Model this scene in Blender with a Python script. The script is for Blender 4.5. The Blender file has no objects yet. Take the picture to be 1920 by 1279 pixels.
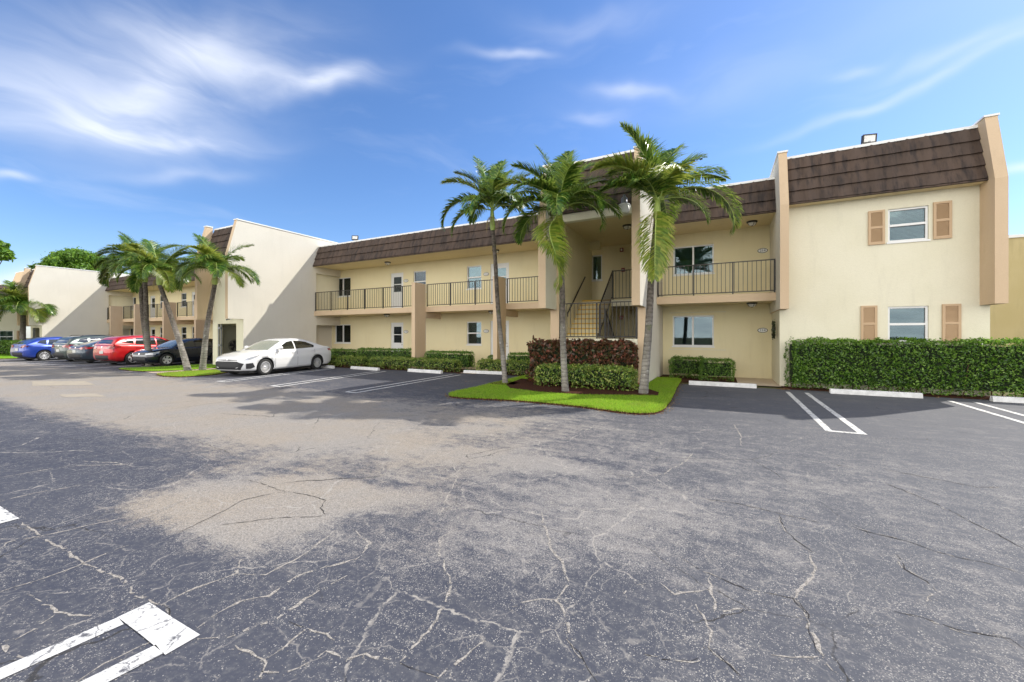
import bpy, math, random
import numpy as np
from mathutils import Vector, Matrix
from mathutils.bvhtree import BVHTree
sc = bpy.context.scene
COL = sc.collection
R = math.radians
# ------------------------------------------------------------------ camera
EYE = 1.55
cam = bpy.data.cameras.new('camera'); co = bpy.data.objects.new('camera', cam); COL.objects.link(co)
cam.sensor_width = 36; cam.lens = 36*754/1920; cam.shift_y = -(639.5-628)/1920
cam.clip_start = .05; cam.clip_end = 3000
YAW = math.atan2(390, 754)
co.location = (0, 0, EYE); co.rotation_euler = (R(90), 0, YAW)
sc.camera = co
sc.cycles.max_bounces = 6; sc.cycles.diffuse_bounces = 4; sc.cycles.glossy_bounces = 2; sc.cycles.transmission_bounces = 2; sc.cycles.transparent_max_bounces = 6; sc.cycles.caustics_reflective = False; sc.cycles.caustics_refractive = False
# ------------------------------------------------------------------ light
SUNV = Vector((.663, .748, .98)).normalized()
sun = bpy.data.lights.new('sun', 'SUN'); so = bpy.data.objects.new('sun', sun); COL.objects.link(so)
sun.energy = 3.6; sun.angle = R(.6); sun.color = (1, .95, .86)
so.rotation_euler = (-SUNV).to_track_quat('-Z', 'Y').to_euler(); so.location = (20, 20, 30)
sc.view_settings.view_transform = 'Standard'; sc.view_settings.look = 'None'
sc.view_settings.gamma = 1; sc.view_settings.exposure = 0.55
# ------------------------------------------------------------------ node helper
class NT:
    def __init__(s, tree): s.t = tree; s.n = tree.nodes; s.l = tree.links
    def new(s, typ, **kw):
        n = s.n.new(typ)
        for k, v in kw.items(): setattr(n, k, v)
        return n
    def put(s, sock, v):
        if isinstance(v, bpy.types.NodeSocket): s.l.new(v, sock)
        elif isinstance(v, (tuple, list)) and len(v) == 3 and sock.type == 'RGBA': sock.default_value = (*v, 1)
        else: sock.default_value = v
    def m(s, op, a, b=None, c=None, clamp=False):
        n = s.new('ShaderNodeMath', operation=op); n.use_clamp = clamp
        for i, v in enumerate((a, b, c)):
            if v is not None: s.put(n.inputs[i], v)
        return n.outputs[0]
    def vm(s, op, a, b=None, sc_=None):
        n = s.new('ShaderNodeVectorMath', operation=op)
        s.put(n.inputs[0], a)
        if b is not None: s.put(n.inputs[1], b)
        if sc_ is not None: s.put(n.inputs['Scale'], sc_)
        return n.outputs[1] if op in ('LENGTH', 'DOT_PRODUCT', 'DISTANCE') else n.outputs[0]
    def mix(s, f, a, b):
        n = s.new('ShaderNodeMix', data_type='RGBA'); s.put(n.inputs['Factor'], f)
        s.put(n.inputs[6], a); s.put(n.inputs[7], b); return n.outputs[2]
    def sm(s, v, lo, hi):
        n = s.new('ShaderNodeMapRange', interpolation_type='SMOOTHSTEP')
        s.put(n.inputs[0], v); n.inputs[1].default_value = lo; n.inputs[2].default_value = hi
        return n.outputs[0]
    def noise(s, vec, scale, detail=4, rough=.55, dist=0, col=False):
        n = s.new('ShaderNodeTexNoise'); s.put(n.inputs['Vector'], vec)
        n.inputs['Scale'].default_value = scale; n.inputs['Detail'].default_value = detail
        n.inputs['Roughness'].default_value = rough; n.inputs['Distortion'].default_value = dist
        return n.outputs['Color' if col else 'Fac']
    def vor(s, vec, scale, feature='F1', out='Distance', rnd=1):
        n = s.new('ShaderNodeTexVoronoi', feature=feature); s.put(n.inputs['Vector'], vec)
        n.inputs['Scale'].default_value = scale; n.inputs['Randomness'].default_value = rnd
        return n.outputs[out]
    def scl(s, vec, v): return s.vm('MULTIPLY', vec, v)
    def obj(s): return s.new('ShaderNodeTexCoord').outputs['Object']
    def pos(s): return s.new('ShaderNodeNewGeometry').outputs['Position']
    def rnd(s): return s.new('ShaderNodeNewGeometry').outputs['Random Per Island']
    def bump(s, h, strength=.3, dist=.01):
        n = s.new('ShaderNodeBump'); n.inputs['Strength'].default_value = strength
        n.inputs['Distance'].default_value = dist; s.put(n.inputs['Height'], h); return n.outputs[0]
# ------------------------------------------------------------------ sky
w = bpy.data.worlds.new('World'); sc.world = w; w.use_nodes = True
t = NT(w.node_tree); w.node_tree.nodes.clear()
sky = t.new('ShaderNodeTexSky', sky_type='NISHITA'); sky.sun_disc = False
sky.sun_elevation = math.asin(SUNV.z); sky.sun_rotation = math.atan2(SUNV.x, SUNV.y)
sky.altitude = 0; sky.air_density = 1.0; sky.dust_density = .4; sky.ozone_density = 4
d = t.new('ShaderNodeTexCoord').outputs['Generated']
sx = t.new('ShaderNodeSeparateXYZ'); t.put(sx.inputs[0], d)
az = t.m('ARCTAN2', sx.outputs[0], sx.outputs[1])
el = t.m('ARCSINE', sx.outputs[2])
ae = t.new('ShaderNodeCombineXYZ'); t.put(ae.inputs[0], az); t.put(ae.inputs[1], el)
ae = ae.outputs[0]
warp = t.vm('SCALE', t.vm('SUBTRACT', t.noise(ae, 3.2, 3, .55, 0, True), (.5, .5, .5)), sc_=.13)
aw = t.vm('ADD', ae, warp)
sw = t.new('ShaderNodeSeparateXYZ'); t.put(sw.inputs[0], aw)
WISPS = [(-1.173,.493,3.64,0,3.7,-11.35,.55),(-1.267,.36,4.43,-.48,2.19,-15.03,.62),(-.901,.519,6.57,1.15,12.46,-41.71,.6),(-1.006,.518,4.81,-1.1,2.43,-46.87,.35),(-1.253,.344,5.28,-.36,11.41,-59.23,.5),(-1.158,.306,8.67,0,15.08,-66.56,.3),(-1.372,.242,31.72,0,36.84,-127.75,.8),(-.484,.615,9.43,0,-.38,-86.77,.6),(-.193,.528,9.72,0,-7.81,-58.3,.5),(-.281,.483,13.2,1.43,-1.15,-69.62,.38),(.299,.409,4.83,1.54,10.85,-82.77,.5),(.362,.441,8.49,2.23,.7,-81.16,.38),(.219,.469,24.51,3.94,-13.61,-86.79,.35),(-1.362,.107,19.89,2.28,21.72,-53.8,.8),(-.965,.2,16.02,-2.06,-3.99,-98.55,.7),(.42,.238,32.68,0,-30.71,-106.59,.7),(-.294,.65,4.94,0,-4.19,-40.11,.22),(-1.211,.44,5.38,4.37,22.32,-20.36,.35),(-.021,.508,3.38,.99,0,-17.69,.18),(-.78,.13,2,0,0,-14,.2),(-1.0,.06,1.2,0,0,-14,.35)]
tot = None
for ax, ay, a, b, c, e, s in WISPS:
    dx = t.m('SUBTRACT', sw.outputs[0], ax); dy = t.m('SUBTRACT', sw.outputs[1], ay)
    p = t.m('ADD', t.m('MULTIPLY', dx, a), t.m('MULTIPLY', dy, b))
    q = t.m('ADD', t.m('MULTIPLY', dx, c), t.m('MULTIPLY', dy, e))
    r2 = t.m('ADD', t.m('MULTIPLY', p, p), t.m('MULTIPLY', q, q))
    g = t.m('MULTIPLY', t.m('POWER', 2.718, t.m('MULTIPLY', r2, -1.3)), s)
    tot = g if tot is None else t.m('ADD', tot, g)
fib = t.noise(t.scl(aw, (2.0, 8, 1)), 2.0, 5, .55, .4)
fac = t.m('MULTIPLY', tot, t.m('ADD', .3, t.m('MULTIPLY', t.sm(fib, .22, .75), .6)), clamp=True)
veil = t.m('MULTIPLY', t.sm(t.noise(t.scl(aw, (1.4, 5, 1)), 1.3, 5, .6, .4), .5, .8), .16)
fac = t.m('MAXIMUM', fac, veil)
hs = t.new('ShaderNodeHueSaturation'); hs.inputs['Saturation'].default_value = 1.1; t.put(hs.inputs['Color'], sky.outputs[0])
skc = t.vm('MULTIPLY', hs.outputs[0], (.96, 1.0, 1.12))
lum = t.mix(fac, skc, (6.2, 6.5, 7.2))
# unseen bright cloud bank, added behind the camera to fill the facade shade
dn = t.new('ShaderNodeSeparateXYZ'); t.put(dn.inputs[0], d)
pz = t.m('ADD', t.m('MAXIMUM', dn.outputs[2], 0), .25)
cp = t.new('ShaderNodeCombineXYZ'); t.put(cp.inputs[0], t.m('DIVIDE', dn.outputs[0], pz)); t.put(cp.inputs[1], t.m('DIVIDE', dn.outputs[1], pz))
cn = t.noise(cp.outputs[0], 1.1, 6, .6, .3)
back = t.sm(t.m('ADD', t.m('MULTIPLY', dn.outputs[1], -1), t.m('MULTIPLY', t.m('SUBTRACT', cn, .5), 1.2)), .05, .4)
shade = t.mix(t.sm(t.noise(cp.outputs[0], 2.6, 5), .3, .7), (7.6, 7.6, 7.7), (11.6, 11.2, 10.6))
gain = t.m('ADD', .8, t.m('MULTIPLY', t.m('SUBTRACT', 1, t.sm(dn.outputs[2], .05, .6)), 1.3))  # added clouds made brighter near the horizon to light the recessed walls
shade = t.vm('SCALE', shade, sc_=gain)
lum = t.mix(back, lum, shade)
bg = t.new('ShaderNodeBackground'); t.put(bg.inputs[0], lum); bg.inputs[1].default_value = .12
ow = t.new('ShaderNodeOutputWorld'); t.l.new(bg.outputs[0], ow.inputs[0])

# ------------------------------------------------------------------ object helpers
def tag(o, label=None, cat=None, group=None, kind=None):
    if label: o['label'] = label
    if cat: o['category'] = cat
    if group: o['group'] = group
    if kind: o['kind'] = kind
    return o
def empty(name, loc=(0, 0, 0), rz=0, **k):
    o = bpy.data.objects.new(name, None); COL.objects.link(o)
    o.location = loc; o.rotation_euler = (0, 0, rz); o.empty_display_size = .2
    return tag(o, **k)
def copy_tree(o, parent=None):
    c = o.copy(); COL.objects.link(c)
    if parent: c.parent = parent
    for ch in list(o.children): copy_tree(ch, c)
    return c
class MB:
    def __init__(s): s.v = []; s.f = []; s.m = []; s.sm = []
    def add(s, vs, fs, mi=0, smooth=False):
        n = len(s.v); s.v += [tuple(v) for v in vs]
        s.f += [tuple(n+i for i in f) for f in fs]; s.m += [mi]*len(fs); s.sm += [smooth]*len(fs)
        return s
    def box(s, x0, x1, y0, y1, z0, z1, mi=0):
        v = [(x, y, z) for z in (z0, z1) for y in (y0, y1) for x in (x0, x1)]
        return s.add(v, [(0, 2, 3, 1), (4, 5, 7, 6), (0, 1, 5, 4), (2, 6, 7, 3), (0, 4, 6, 2), (1, 3, 7, 5)], mi)
    def prism(s, pts, axis, a, b, mi=0):
        n = len(pts)
        def mk(p, c): return {'x': (c, p[0], p[1]), 'y': (p[0], c, p[1]), 'z': (p[0], p[1], c)}[axis]
        v = [mk(p, a) for p in pts]+[mk(p, b) for p in pts]
        return s.add(v, [tuple(range(n)), tuple(range(2*n-1, n-1, -1))]+[(i, i+n, (i+1) % n+n, (i+1) % n) for i in range(n)], mi)
    def tube(s, path, rad, n=8, mi=0, smooth=True, cap=True):
        path = [Vector(p) for p in path]; k = len(path)
        if not isinstance(rad, (list, tuple)): rad = [rad]*k
        ref = Vector((.31, .57, .76)); v = []
        for i, p in enumerate(path):
            tg = (path[min(i+1, k-1)]-path[max(i-1, 0)]).normalized()
            u = tg.cross(ref).normalized(); w_ = tg.cross(u)
            for j in range(n):
                a = 2*math.pi*j/n
                v.append(p+(u*math.cos(a)+w_*math.sin(a))*rad[i])
        f = [(i*n+j, i*n+(j+1) % n, (i+1)*n+(j+1) % n, (i+1)*n+j) for i in range(k-1) for j in range(n)]
        s.add(v, f, mi, smooth)
        if cap:
            s.add(v[:n], [tuple(range(n))], mi); s.add(v[-n:], [tuple(range(n-1, -1, -1))], mi)
        return s
    def bar(s, a, b, r, mi=0): return s.tube([a, b], r, 4, mi, False)
    def lathe(s, prof, n=24, c=(0, 0, 0), axis='z', mi=0, smooth=True):
        v = []
        for r_, h in prof:
            for j in range(n):
                a = 2*math.pi*j/n; x, y = r_*math.cos(a), r_*math.sin(a)
                p = {'z': (x, y, h), 'y': (x, h, y), 'x': (h, x, y)}[axis]
                v.append((p[0]+c[0], p[1]+c[1], p[2]+c[2]))
        f = [(i*n+j, i*n+(j+1) % n, (i+1)*n+(j+1) % n, (i+1)*n+j) for i in range(len(prof)-1) for j in range(n)]
        return s.add(v, f, mi, smooth)
    def build(s, name, mat, parent=None, loc=None):
        me = bpy.data.meshes.new(name); me.from_pydata(s.v, [], s.f)
        mats = mat if isinstance(mat, (list, tuple)) else [mat]
        for q in mats: me.materials.append(q)
        me.polygons.foreach_set('material_index', s.m); me.polygons.foreach_set('use_smooth', s.sm)
        me.update()
        o = bpy.data.objects.new(name, me); COL.objects.link(o)
        if parent: o.parent = parent
        if loc: o.location = loc
        return o
def quads(name, V, mat, parent=None, nv=4, smooth=False):
    """V: (n, nv, 3) numpy array of separate faces"""
    n = len(V); me = bpy.data.meshes.new(name)
    me.vertices.add(n*nv); me.vertices.foreach_set('co', V.reshape(-1).astype(np.float32))
    me.loops.add(n*nv); me.loops.foreach_set('vertex_index', np.arange(n*nv, dtype=np.int32))
    me.polygons.add(n); me.polygons.foreach_set('loop_start', np.arange(0, n*nv, nv, dtype=np.int32))
    try: me.polygons.foreach_set('loop_total', np.full(n, nv, dtype=np.int32))
    except Exception: pass
    me.materials.append(mat); me.update(calc_edges=True)
    o = bpy.data.objects.new(name, me); COL.objects.link(o)
    if parent: o.parent = parent
    return o
# ------------------------------------------------------------------ materials
def mat(name, base=(.5, .5, .5), rough=.6, metal=0, coat=0, spec=.5):
    m = bpy.data.materials.new(name); m.use_nodes = True
    t = NT(m.node_tree); b = t.n['Principled BSDF']
    t.put(b.inputs['Base Color'], base); b.inputs['Roughness'].default_value = rough
    b.inputs['Metallic'].default_value = metal; b.inputs['Coat Weight'].default_value = coat
    b.inputs['Coat Roughness'].default_value = .04; b.inputs['Specular IOR Level'].default_value = spec
    return m, t, b
def stucco(name, c1, c2, stain=(.35, .3, .2), amt=.25):
    m, t, b = mat(name, c1, .88, spec=.2)
    p = t.pos()
    n = t.noise(p, .7, 5, .6)
    col = t.mix(t.sm(n, .3, .7), c1, c2)
    st = t.noise(t.scl(p, (2.2, 2.2, .35)), 1.6, 5, .65)
    col = t.mix(t.m('MULTIPLY', t.sm(st, .5, .78), amt), col, stain)
    fine = t.noise(p, 55, 3, .6)
    col = t.mix(t.m('MULTIPLY', t.sm(fine, .35, .75), .18), col, tuple(x*.72 for x in c1))
    t.put(b.inputs['Base Color'], col)
    t.put(b.inputs['Normal'], t.bump(t.m('ADD', fine, t.noise(p, 16, 3, .6)), .35, .012))
    return m
M = {}
M['cream'] = stucco('cream_stucco', (.75, .71, .54), (.79, .75, .59), (.5, .47, .36), .2)
M['recess'] = stucco('recess_stucco', (.80, .71, .45), (.82, .74, .49), (.5, .42, .26), .15)
M['white'] = stucco('pale_stucco', (.63, .59, .50), (.66, .62, .53), (.42, .4, .34), .16)
M['olive'] = stucco('yellow_stucco', (.52, .43, .22), (.56, .47, .26), (.3, .25, .12), .4)
M['peach'] = stucco('peach_stucco', (.62, .47, .31), (.65, .50, .34), (.34, .25, .17), .2)
M['tan'] = stucco('tan_stucco', (.50, .38, .26), (.53, .41, .29), (.3, .2, .12), .2)
M['soffit'] = stucco('soffit', (.72, .61, .38), (.74, .63, .41), (.4, .33, .2), .25)
M['cap'] = mat('white_flashing', (.8, .8, .78), .5)[0]
M['wframe'] = mat('white_vinyl', (.8, .8, .78), .35)[0]
M['door'] = mat('white_door_paint', (.74, .75, .74), .4)[0]
M['rail'] = mat('black_rail_paint', (.022, .019, .017), .45)[0]
M['dark'] = mat('dark_plastic', (.02, .02, .022), .6)[0]
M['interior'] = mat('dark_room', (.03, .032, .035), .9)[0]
M['blind'] = mat('blind', (.5, .52, .5), .6)[0]
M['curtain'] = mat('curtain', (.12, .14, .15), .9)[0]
M['shutter'] = mat('shutter_paint', (.53, .37, .22), .55)[0]
M['chrome'] = mat('chrome', (.75, .75, .77), .15, 1)[0]
M['greymetal'] = mat('grey_metal', (.3, .31, .32), .45, .7)[0]
M['red'] = mat('alarm_red', (.25, .025, .02), .4)[0]
M['fluor'] = mat('lamp_diffuser', (.75, .74, .7), .35)[0]
M['concrete'] = stucco('sidewalk_concrete', (.55, .45, .34), (.6, .5, .38), (.25, .2, .15), .4)
M['greydoor'] = stucco('grey_gate_paint', (.26, .25, .2), (.29, .28, .23))
def glass():
    m = bpy.data.materials.new('window_glass'); m.use_nodes = True; t = NT(m.node_tree); t.n.clear()
    g = t.new('ShaderNodeBsdfGlossy'); g.inputs['Roughness'].default_value = .02; t.put(g.inputs['Color'], (.42, .50, .55))
    tr = t.new('ShaderNodeBsdfTransparent'); t.put(tr.inputs['Color'], (.62, .74, .74))
    lw = t.new('ShaderNodeFresnel'); lw.inputs[0].default_value = 1.75
    mx = t.new('ShaderNodeMixShader'); t.put(mx.inputs[0], t.m('ADD', lw.outputs[0], .05, clamp=True))
    t.l.new(tr.outputs[0], mx.inputs[1]); t.l.new(g.outputs[0], mx.inputs[2])
    o = t.new('ShaderNodeOutputMaterial'); t.l.new(mx.outputs[0], o.inputs[0]); return m
M['glass'] = glass()
def tile_mat():
    m, t, b = mat('concrete_roof_tile', (.1, .07, .06), .85, spec=.2)
    p = t.pos()
    c = t.mix(t.sm(t.noise(p, 1.3, 4), .3, .7), (.10, .070, .054), (.074, .054, .043))
    r_ = t.rnd(); c = t.mix(t.m('MULTIPLY', r_, .3), c, (.13, .098, .08))
    st = t.sm(t.noise(t.scl(p, (5, 2, .55)), 1.4, 5, .65), .44, .68)
    c = t.mix(t.m('MULTIPLY', st, .75), c, (.03, .027, .027))
    t.put(b.inputs['Base Color'], c)
    t.put(b.inputs['Normal'], t.bump(t.noise(p, 45, 3), .4, .01)); return m
M['tile'] = tile_mat()
def leafmat(name, cols, trans=.35, rough=.4, spec=.5):
    m, t, b = mat(name, cols[0], rough, spec=spec)
    r_ = t.rnd(); cr = t.new('ShaderNodeValToRGB'); t.put(cr.inputs[0], r_)
    e = cr.color_ramp.elements
    while len(e) < len(cols): e.new(.5)
    for i, c in enumerate(cols): e[i].position = i/(len(cols)-1); e[i].color = (*c, 1)
    t.put(b.inputs['Base Color'], cr.outputs[0])
    tl = t.new('ShaderNodeBsdfTranslucent'); t.put(tl.inputs['Color'], t.mix(.5, cr.outputs[0], tuple(min(1, x*1.5) for x in cols[-1])))
    mx = t.new('ShaderNodeMixShader'); mx.inputs[0].default_value = trans
    t.l.new(b.outputs[0], mx.inputs[1]); t.l.new(tl.outputs[0], mx.inputs[2])
    t.l.new(mx.outputs[0], t.n['Material Output'].inputs[0]); return m
M['palm'] = leafmat('palm_leaf', [(.016, .055, .01), (.03, .09, .012), (.055, .14, .016), (.11, .22, .025), (.32, .38, .07)], .3, .27)
M['palmyellow'] = leafmat('palm_leaf_yellowing', [(.08, .16, .02), (.16, .26, .03), (.26, .32, .04), (.4, .4, .08)], .4, .35)
M['hedge'] = leafmat('ficus_leaf', [(.03, .085, .01), (.055, .14, .014), (.12, .24, .025), (.26, .42, .07)], .3, .3)
M['hedgetop'] = leafmat('new_leaf', [(.1, .22, .02), (.2, .36, .03)], .35, .4)
M['varieg'] = leafmat('variegated_leaf', [(.05, .11, .015), (.09, .19, .02), (.22, .32, .05), (.5, .52, .14)], .3, .35)
M['croton'] = leafmat('copperleaf', [(.05, .03, .015), (.11, .045, .022), (.05, .07, .015), (.14, .075, .04), (.3, .08, .05)], .25, .4)
M['tree'] = leafmat('tree_leaf', [(.05, .12, .012), (.09, .2, .015), (.14, .28, .02), (.22, .36, .03)], .3, .5)
M['grassb'] = leafmat('grass_blade', [(.13, .24, .012), (.22, .38, .018), (.3, .5, .03), (.36, .42, .07)], .45, .5, .3)
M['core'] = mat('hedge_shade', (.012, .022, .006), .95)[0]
M['shaft'] = mat('crownshaft', (.32, .42, .09), .4)[0]
def trunk_mat(name, c1, c2, c3, hz=None):
    m, t, b = mat(name, c1, .9, spec=.2)
    p = t.obj()
    n = t.noise(t.scl(p, (1, 1, .5)), 3.5, 5, .65)
    c = t.mix(t.sm(n, .35, .62), c1, c2)
    c = t.mix(t.sm(t.noise(p, 9, 5, .7), .55, .7), c, c3)
    sp = t.new('ShaderNodeSeparateXYZ'); t.put(sp.inputs[0], p)
    ring = t.m('SINE', t.m('ADD', t.m('MULTIPLY', sp.outputs[2], 62), t.m('MULTIPLY', t.noise(p, 5, 2), 9)))
    c = t.mix(t.m('MULTIPLY', t.sm(ring, .55, .95), .45), c, (.07, .06, .055))
    if hz: c = t.mix(t.sm(t.m('ADD', sp.outputs[2], t.m('MULTIPLY', t.noise(p, 4, 5, .7), 1.6)), hz[0], hz[1]), c, t.mix(t.sm(t.noise(p, 14, 4), .35, .65), (.055, .045, .035), (.14, .12, .10)))
    if hz: c = t.mix(t.m('MULTIPLY', t.sm(t.noise(t.scl(p, (1, 1, .6)), 5.5, 5, .7), .56, .68), .6), c, (.10, .12, .05))
    t.put(b.inputs['Base Color'], c)
    t.put(b.inputs['Normal'], t.bump(t.m('SUBTRACT', t.noise(p, 30, 4), t.m('MULTIPLY', t.sm(ring, .4, 1), .8)), .5, .02)); return m
M['trunk'] = trunk_mat('grey_palm_bark', (.29, .265, .235), (.17, .155, .135), (.44, .42, .38), (1.9, 3.4))
M['trunkup'] = trunk_mat('dark_palm_bark', (.11, .09, .07), (.06, .05, .04), (.17, .15, .12))
M['bark'] = trunk_mat('brown_bark', (.15, .08, .045), (.09, .05, .03), (.22, .14, .09))
def asphalt():
    m, t, b = mat('worn_asphalt', (.1, .1, .1), .82, spec=.3)
    p = t.pos(); s = t.new('ShaderNodeSeparateXYZ'); t.put(s.inputs[0], p); X, Y = s.outputs[0], s.outputs[1]
    big = t.noise(p, .35, 5, .6); mid = t.noise(p, 1.7, 6, .68); fin = t.noise(p, 9, 6, .72); gr = t.noise(p, 70, 4, .7)
    def blob(cx, cy, rx, ry, ang=0, edge=.5):
        ca, sa = math.cos(R(ang)), math.sin(R(ang))
        dx = t.m('SUBTRACT', X, cx); dy = t.m('SUBTRACT', Y, cy)
        u = t.m('DIVIDE', t.m('ADD', t.m('MULTIPLY', dx, ca), t.m('MULTIPLY', dy, sa)), rx)
        v = t.m('DIVIDE', t.m('SUBTRACT', t.m('MULTIPLY', dy, ca), t.m('MULTIPLY', dx, sa)), ry)
        r_ = t.m('SQRT', t.m('ADD', t.m('MULTIPLY', u, u), t.m('MULTIPLY', v, v)))
        return t.m('SUBTRACT', 1, r_)
    # sealed coat colours
    c = t.mix(t.sm(big, .3, .7), (.042, .047, .068), (.062, .066, .085))
    mot = t.noise(p, 24, 5, .75); c = t.mix(t.sm(mot, .45, .75), c, (.13, .13, .135))
    c = t.mix(t.m('MULTIPLY', t.sm(X, -2.5, 3.5), .55), c, (.135, .138, .145))
    c = t.mix(t.m('MULTIPLY', t.sm(Y, 5.5, 8.5), .25), c, (.10, .10, .11))
    # general wear, stronger in the drive lane
    lane = t.m('MULTIPLY', t.sm(Y, 1.6, 4.2), t.m('SUBTRACT', 1, t.sm(Y, 6.3, 8.6)))
    laneL = t.m('MULTIPLY', lane, t.m('SUBTRACT', 1, t.sm(X, -5.5, 1.0)))
    far = t.m('MULTIPLY', t.m('SUBTRACT', 1, t.sm(X, -9.5, -5.5)), t.m('MULTIPLY', t.sm(Y, 2.4, 3.6), t.m('SUBTRACT', 1, t.sm(Y, 5.6, 7.4))))
    wear = t.m('ADD', t.m('MULTIPLY', laneL, .42), t.m('MULTIPLY', far, .46))
    for bl, k in ((blob(-4.0, 2.2, 1.35, .72, 28), .75), (blob(-3.35, 1.95, .8, .55, 20), .6), (blob(-3.0, 2.75, 1.1, .38, 25), .32), (blob(-1.75, 4.5, .85, .3, 0), .36), (blob(-2.9, 4.3, 1.6, .5, 8), .2),
                  (blob(-.7, 3.5, 1.1, 1.0, 30), .2), (blob(-1.5, 2.6, 1.1, .7, 30), .16), (blob(1.05, 5.1, 1.0, 1.0, 20), .1), (blob(-6.2, 4.3, 2.6, 1.0, 6), .3), (blob(-5.6, 5.9, .9, .25, 5), .35), (blob(-4.3, 6.4, .8, .2, 3), .35), (blob(-12, 4.4, 5, 1.1, 3), .3), (blob(-20, 4.6, 6, 1.2, 3), .3)):
        wear = t.m('ADD', wear, t.m('MULTIPLY', t.m('MAXIMUM', bl, 0), t.m('MULTIPLY', k, 1.5) if False else k*1.7))
    wear = t.m('ADD', wear, t.m('MULTIPLY', t.m('SUBTRACT', mid, .5), 1.05))
    stk = t.noise(t.scl(t.vm('ADD', p, t.vm('SCALE', t.noise(p, 1.5, 3, .5, 0, True), sc_=.3)), (.8, 4.5, 1)), 1.6, 6, .7)
    wear = t.m('ADD', wear, t.m('MULTIPLY', t.m('SUBTRACT', stk, .5), .85))
    wear = t.m('SUBTRACT', wear, t.m('MULTIPLY', t.m('SUBTRACT', 1, t.sm(X, -7.5, -4.6)), t.m('MULTIPLY', t.m('SUBTRACT', 1, t.sm(Y, 2.4, 3.6)), .3)))
    wear = t.m('SUBTRACT', wear, t.m('MULTIPLY', t.m('SUBTRACT', 1, t.sm(Y, 1.1, 1.9)), .18))
    wear = t.m('ADD', wear, t.m('MULTIPLY', t.m('MULTIPLY', t.sm(Y, 1.6, 3.2), t.m('SUBTRACT', 1, t.sm(Y, 6.0, 7.8))), .13))
    wear = t.m('ADD', wear, t.m('MULTIPLY', t.m('SUBTRACT', big, .5), .4))
    grit = t.m('ADD', t.m('MULTIPLY', fin, .5), t.m('MULTIPLY', gr, .5))
    w0_ = t.m('ADD', wear, t.m('MULTIPLY', t.m('SUBTRACT', grit, .5), 2.1))
    w1 = t.sm(w0_, .04, .6)
    worn = t.mix(t.sm(t.noise(p, .9, 3), .35, .65), (.36, .305, .24), (.33, .30, .265))
    worn = t.mix(t.sm(X, -3.6, -1.2), worn, (.27, .255, .245))
    cg = t.noise(p, 26, 5, .8)
    worn = t.mix(t.m('MULTIPLY', t.sm(cg, .5, .64), .55), worn, (.13, .12, .115))
    worn = t.mix(t.sm(gr, .35, .62), t.mix(.6, worn, (.10, .095, .09)), worn)
    worn = t.mix(t.m('MULTIPLY', t.sm(t.noise(p, 5, 5, .75), .52, .66), .3), worn, (.17, .155, .14))
    c = t.mix(w1, c, worn)
    # exposed pale aggregate
    dens = t.m('ADD', t.noise(p, 3, 4, .7), t.m('MULTIPLY', wear, .35))
    v1 = t.vor(p, 110); sp = t.m('MULTIPLY', t.m('SUBTRACT', 1, t.sm(v1, .2, .34)), t.sm(t.m('ADD', t.noise(p, 30, 3, .7), t.m('MULTIPLY', t.m('SUBTRACT', dens, .5), .7)), .44, .58))
    v2 = t.vor(p, 55); sp2 = t.m('MULTIPLY', t.m('SUBTRACT', 1, t.sm(v2, .17, .27)), t.sm(t.m('ADD', t.noise(p, 11, 3, .7), t.m('MULTIPLY', t.m('SUBTRACT', dens, .5), .6)), .46, .58))
    sps = t.m('MAXIMUM', sp, sp2)
    sps = t.m('MULTIPLY', sps, t.m('SUBTRACT', 1, t.m('MULTIPLY', t.sm(Y, 7.5, 9), .8)))
    c = t.mix(t.m('MULTIPLY', sps, .8), c, (.46, .43, .39))
    # crack network
    wp = t.vm('ADD', p, t.vm('SCALE', t.vm('SUBTRACT', t.noise(p, 2.3, 5, .6, 0, True), (.5, .5, .5)), sc_=.22))
    wp = t.vm('ADD', wp, t.vm('SCALE', t.vm('SUBTRACT', t.noise(p, 9, 4, .65, 0, True), (.5, .5, .5)), sc_=.09))
    def crk(scale, wd, lo, hi, seed):
        q = t.vm('ADD', wp, (seed, seed*.7, 0)); q = t.scl(q, (1, 1, 0))
        dd = t.vor(q, scale, 'DISTANCE_TO_EDGE')
        return t.m('MULTIPLY', t.m('SUBTRACT', 1, t.sm(dd, wd*.35, wd)), t.sm(t.noise(q, .8, 3), lo, hi))
    rag = t.sm(fin, .38, .56)
    k1 = t.m('MULTIPLY', crk(.9, .006, .40, .55, 3), rag)
    k2 = t.m('MAXIMUM', t.m('MULTIPLY', crk(2.2, .015, .36, .52, 11), t.sm(fin, .42, .56)), t.m('MULTIPLY', crk(4.6, .024, .44, .6, 31), t.sm(fin, .46, .6)))
    ck = t.m('MULTIPLY', t.m('MAXIMUM', k1, t.m('MULTIPLY', k2, .5)), t.m('SUBTRACT', 1, t.m('MULTIPLY', t.sm(Y, 7.2, 8.8), .9)))
    ck = t.m('MULTIPLY', ck, t.m('SUBTRACT', 1, t.m('MULTIPLY', t.sm(X, -1.5, 2), .6)))
    c = t.mix(t.m('MULTIPLY', ck, .85), c, (.38, .35, .31))
    dk = crk(.5, .003, .5, .6, 23)
    c = t.mix(t.m('MULTIPLY', dk, .8), c, (.03, .028, .026))
    # directional tyre scuffing
    scf = t.noise(t.scl(p, (.35, 3.2, 1)), 1.5, 5, .65)
    c = t.mix(t.m('MULTIPLY', t.sm(scf, .5, .75), .12), c, (.24, .225, .2))
    # oil drips and stains in the bays
    oil = t.m('MULTIPLY', t.sm(t.noise(p, .8, 5, .7), .6, .72), t.sm(Y, 8, 9.5))
    c = t.mix(t.m('MULTIPLY', oil, .5), c, (.035, .035, .04))
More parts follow.
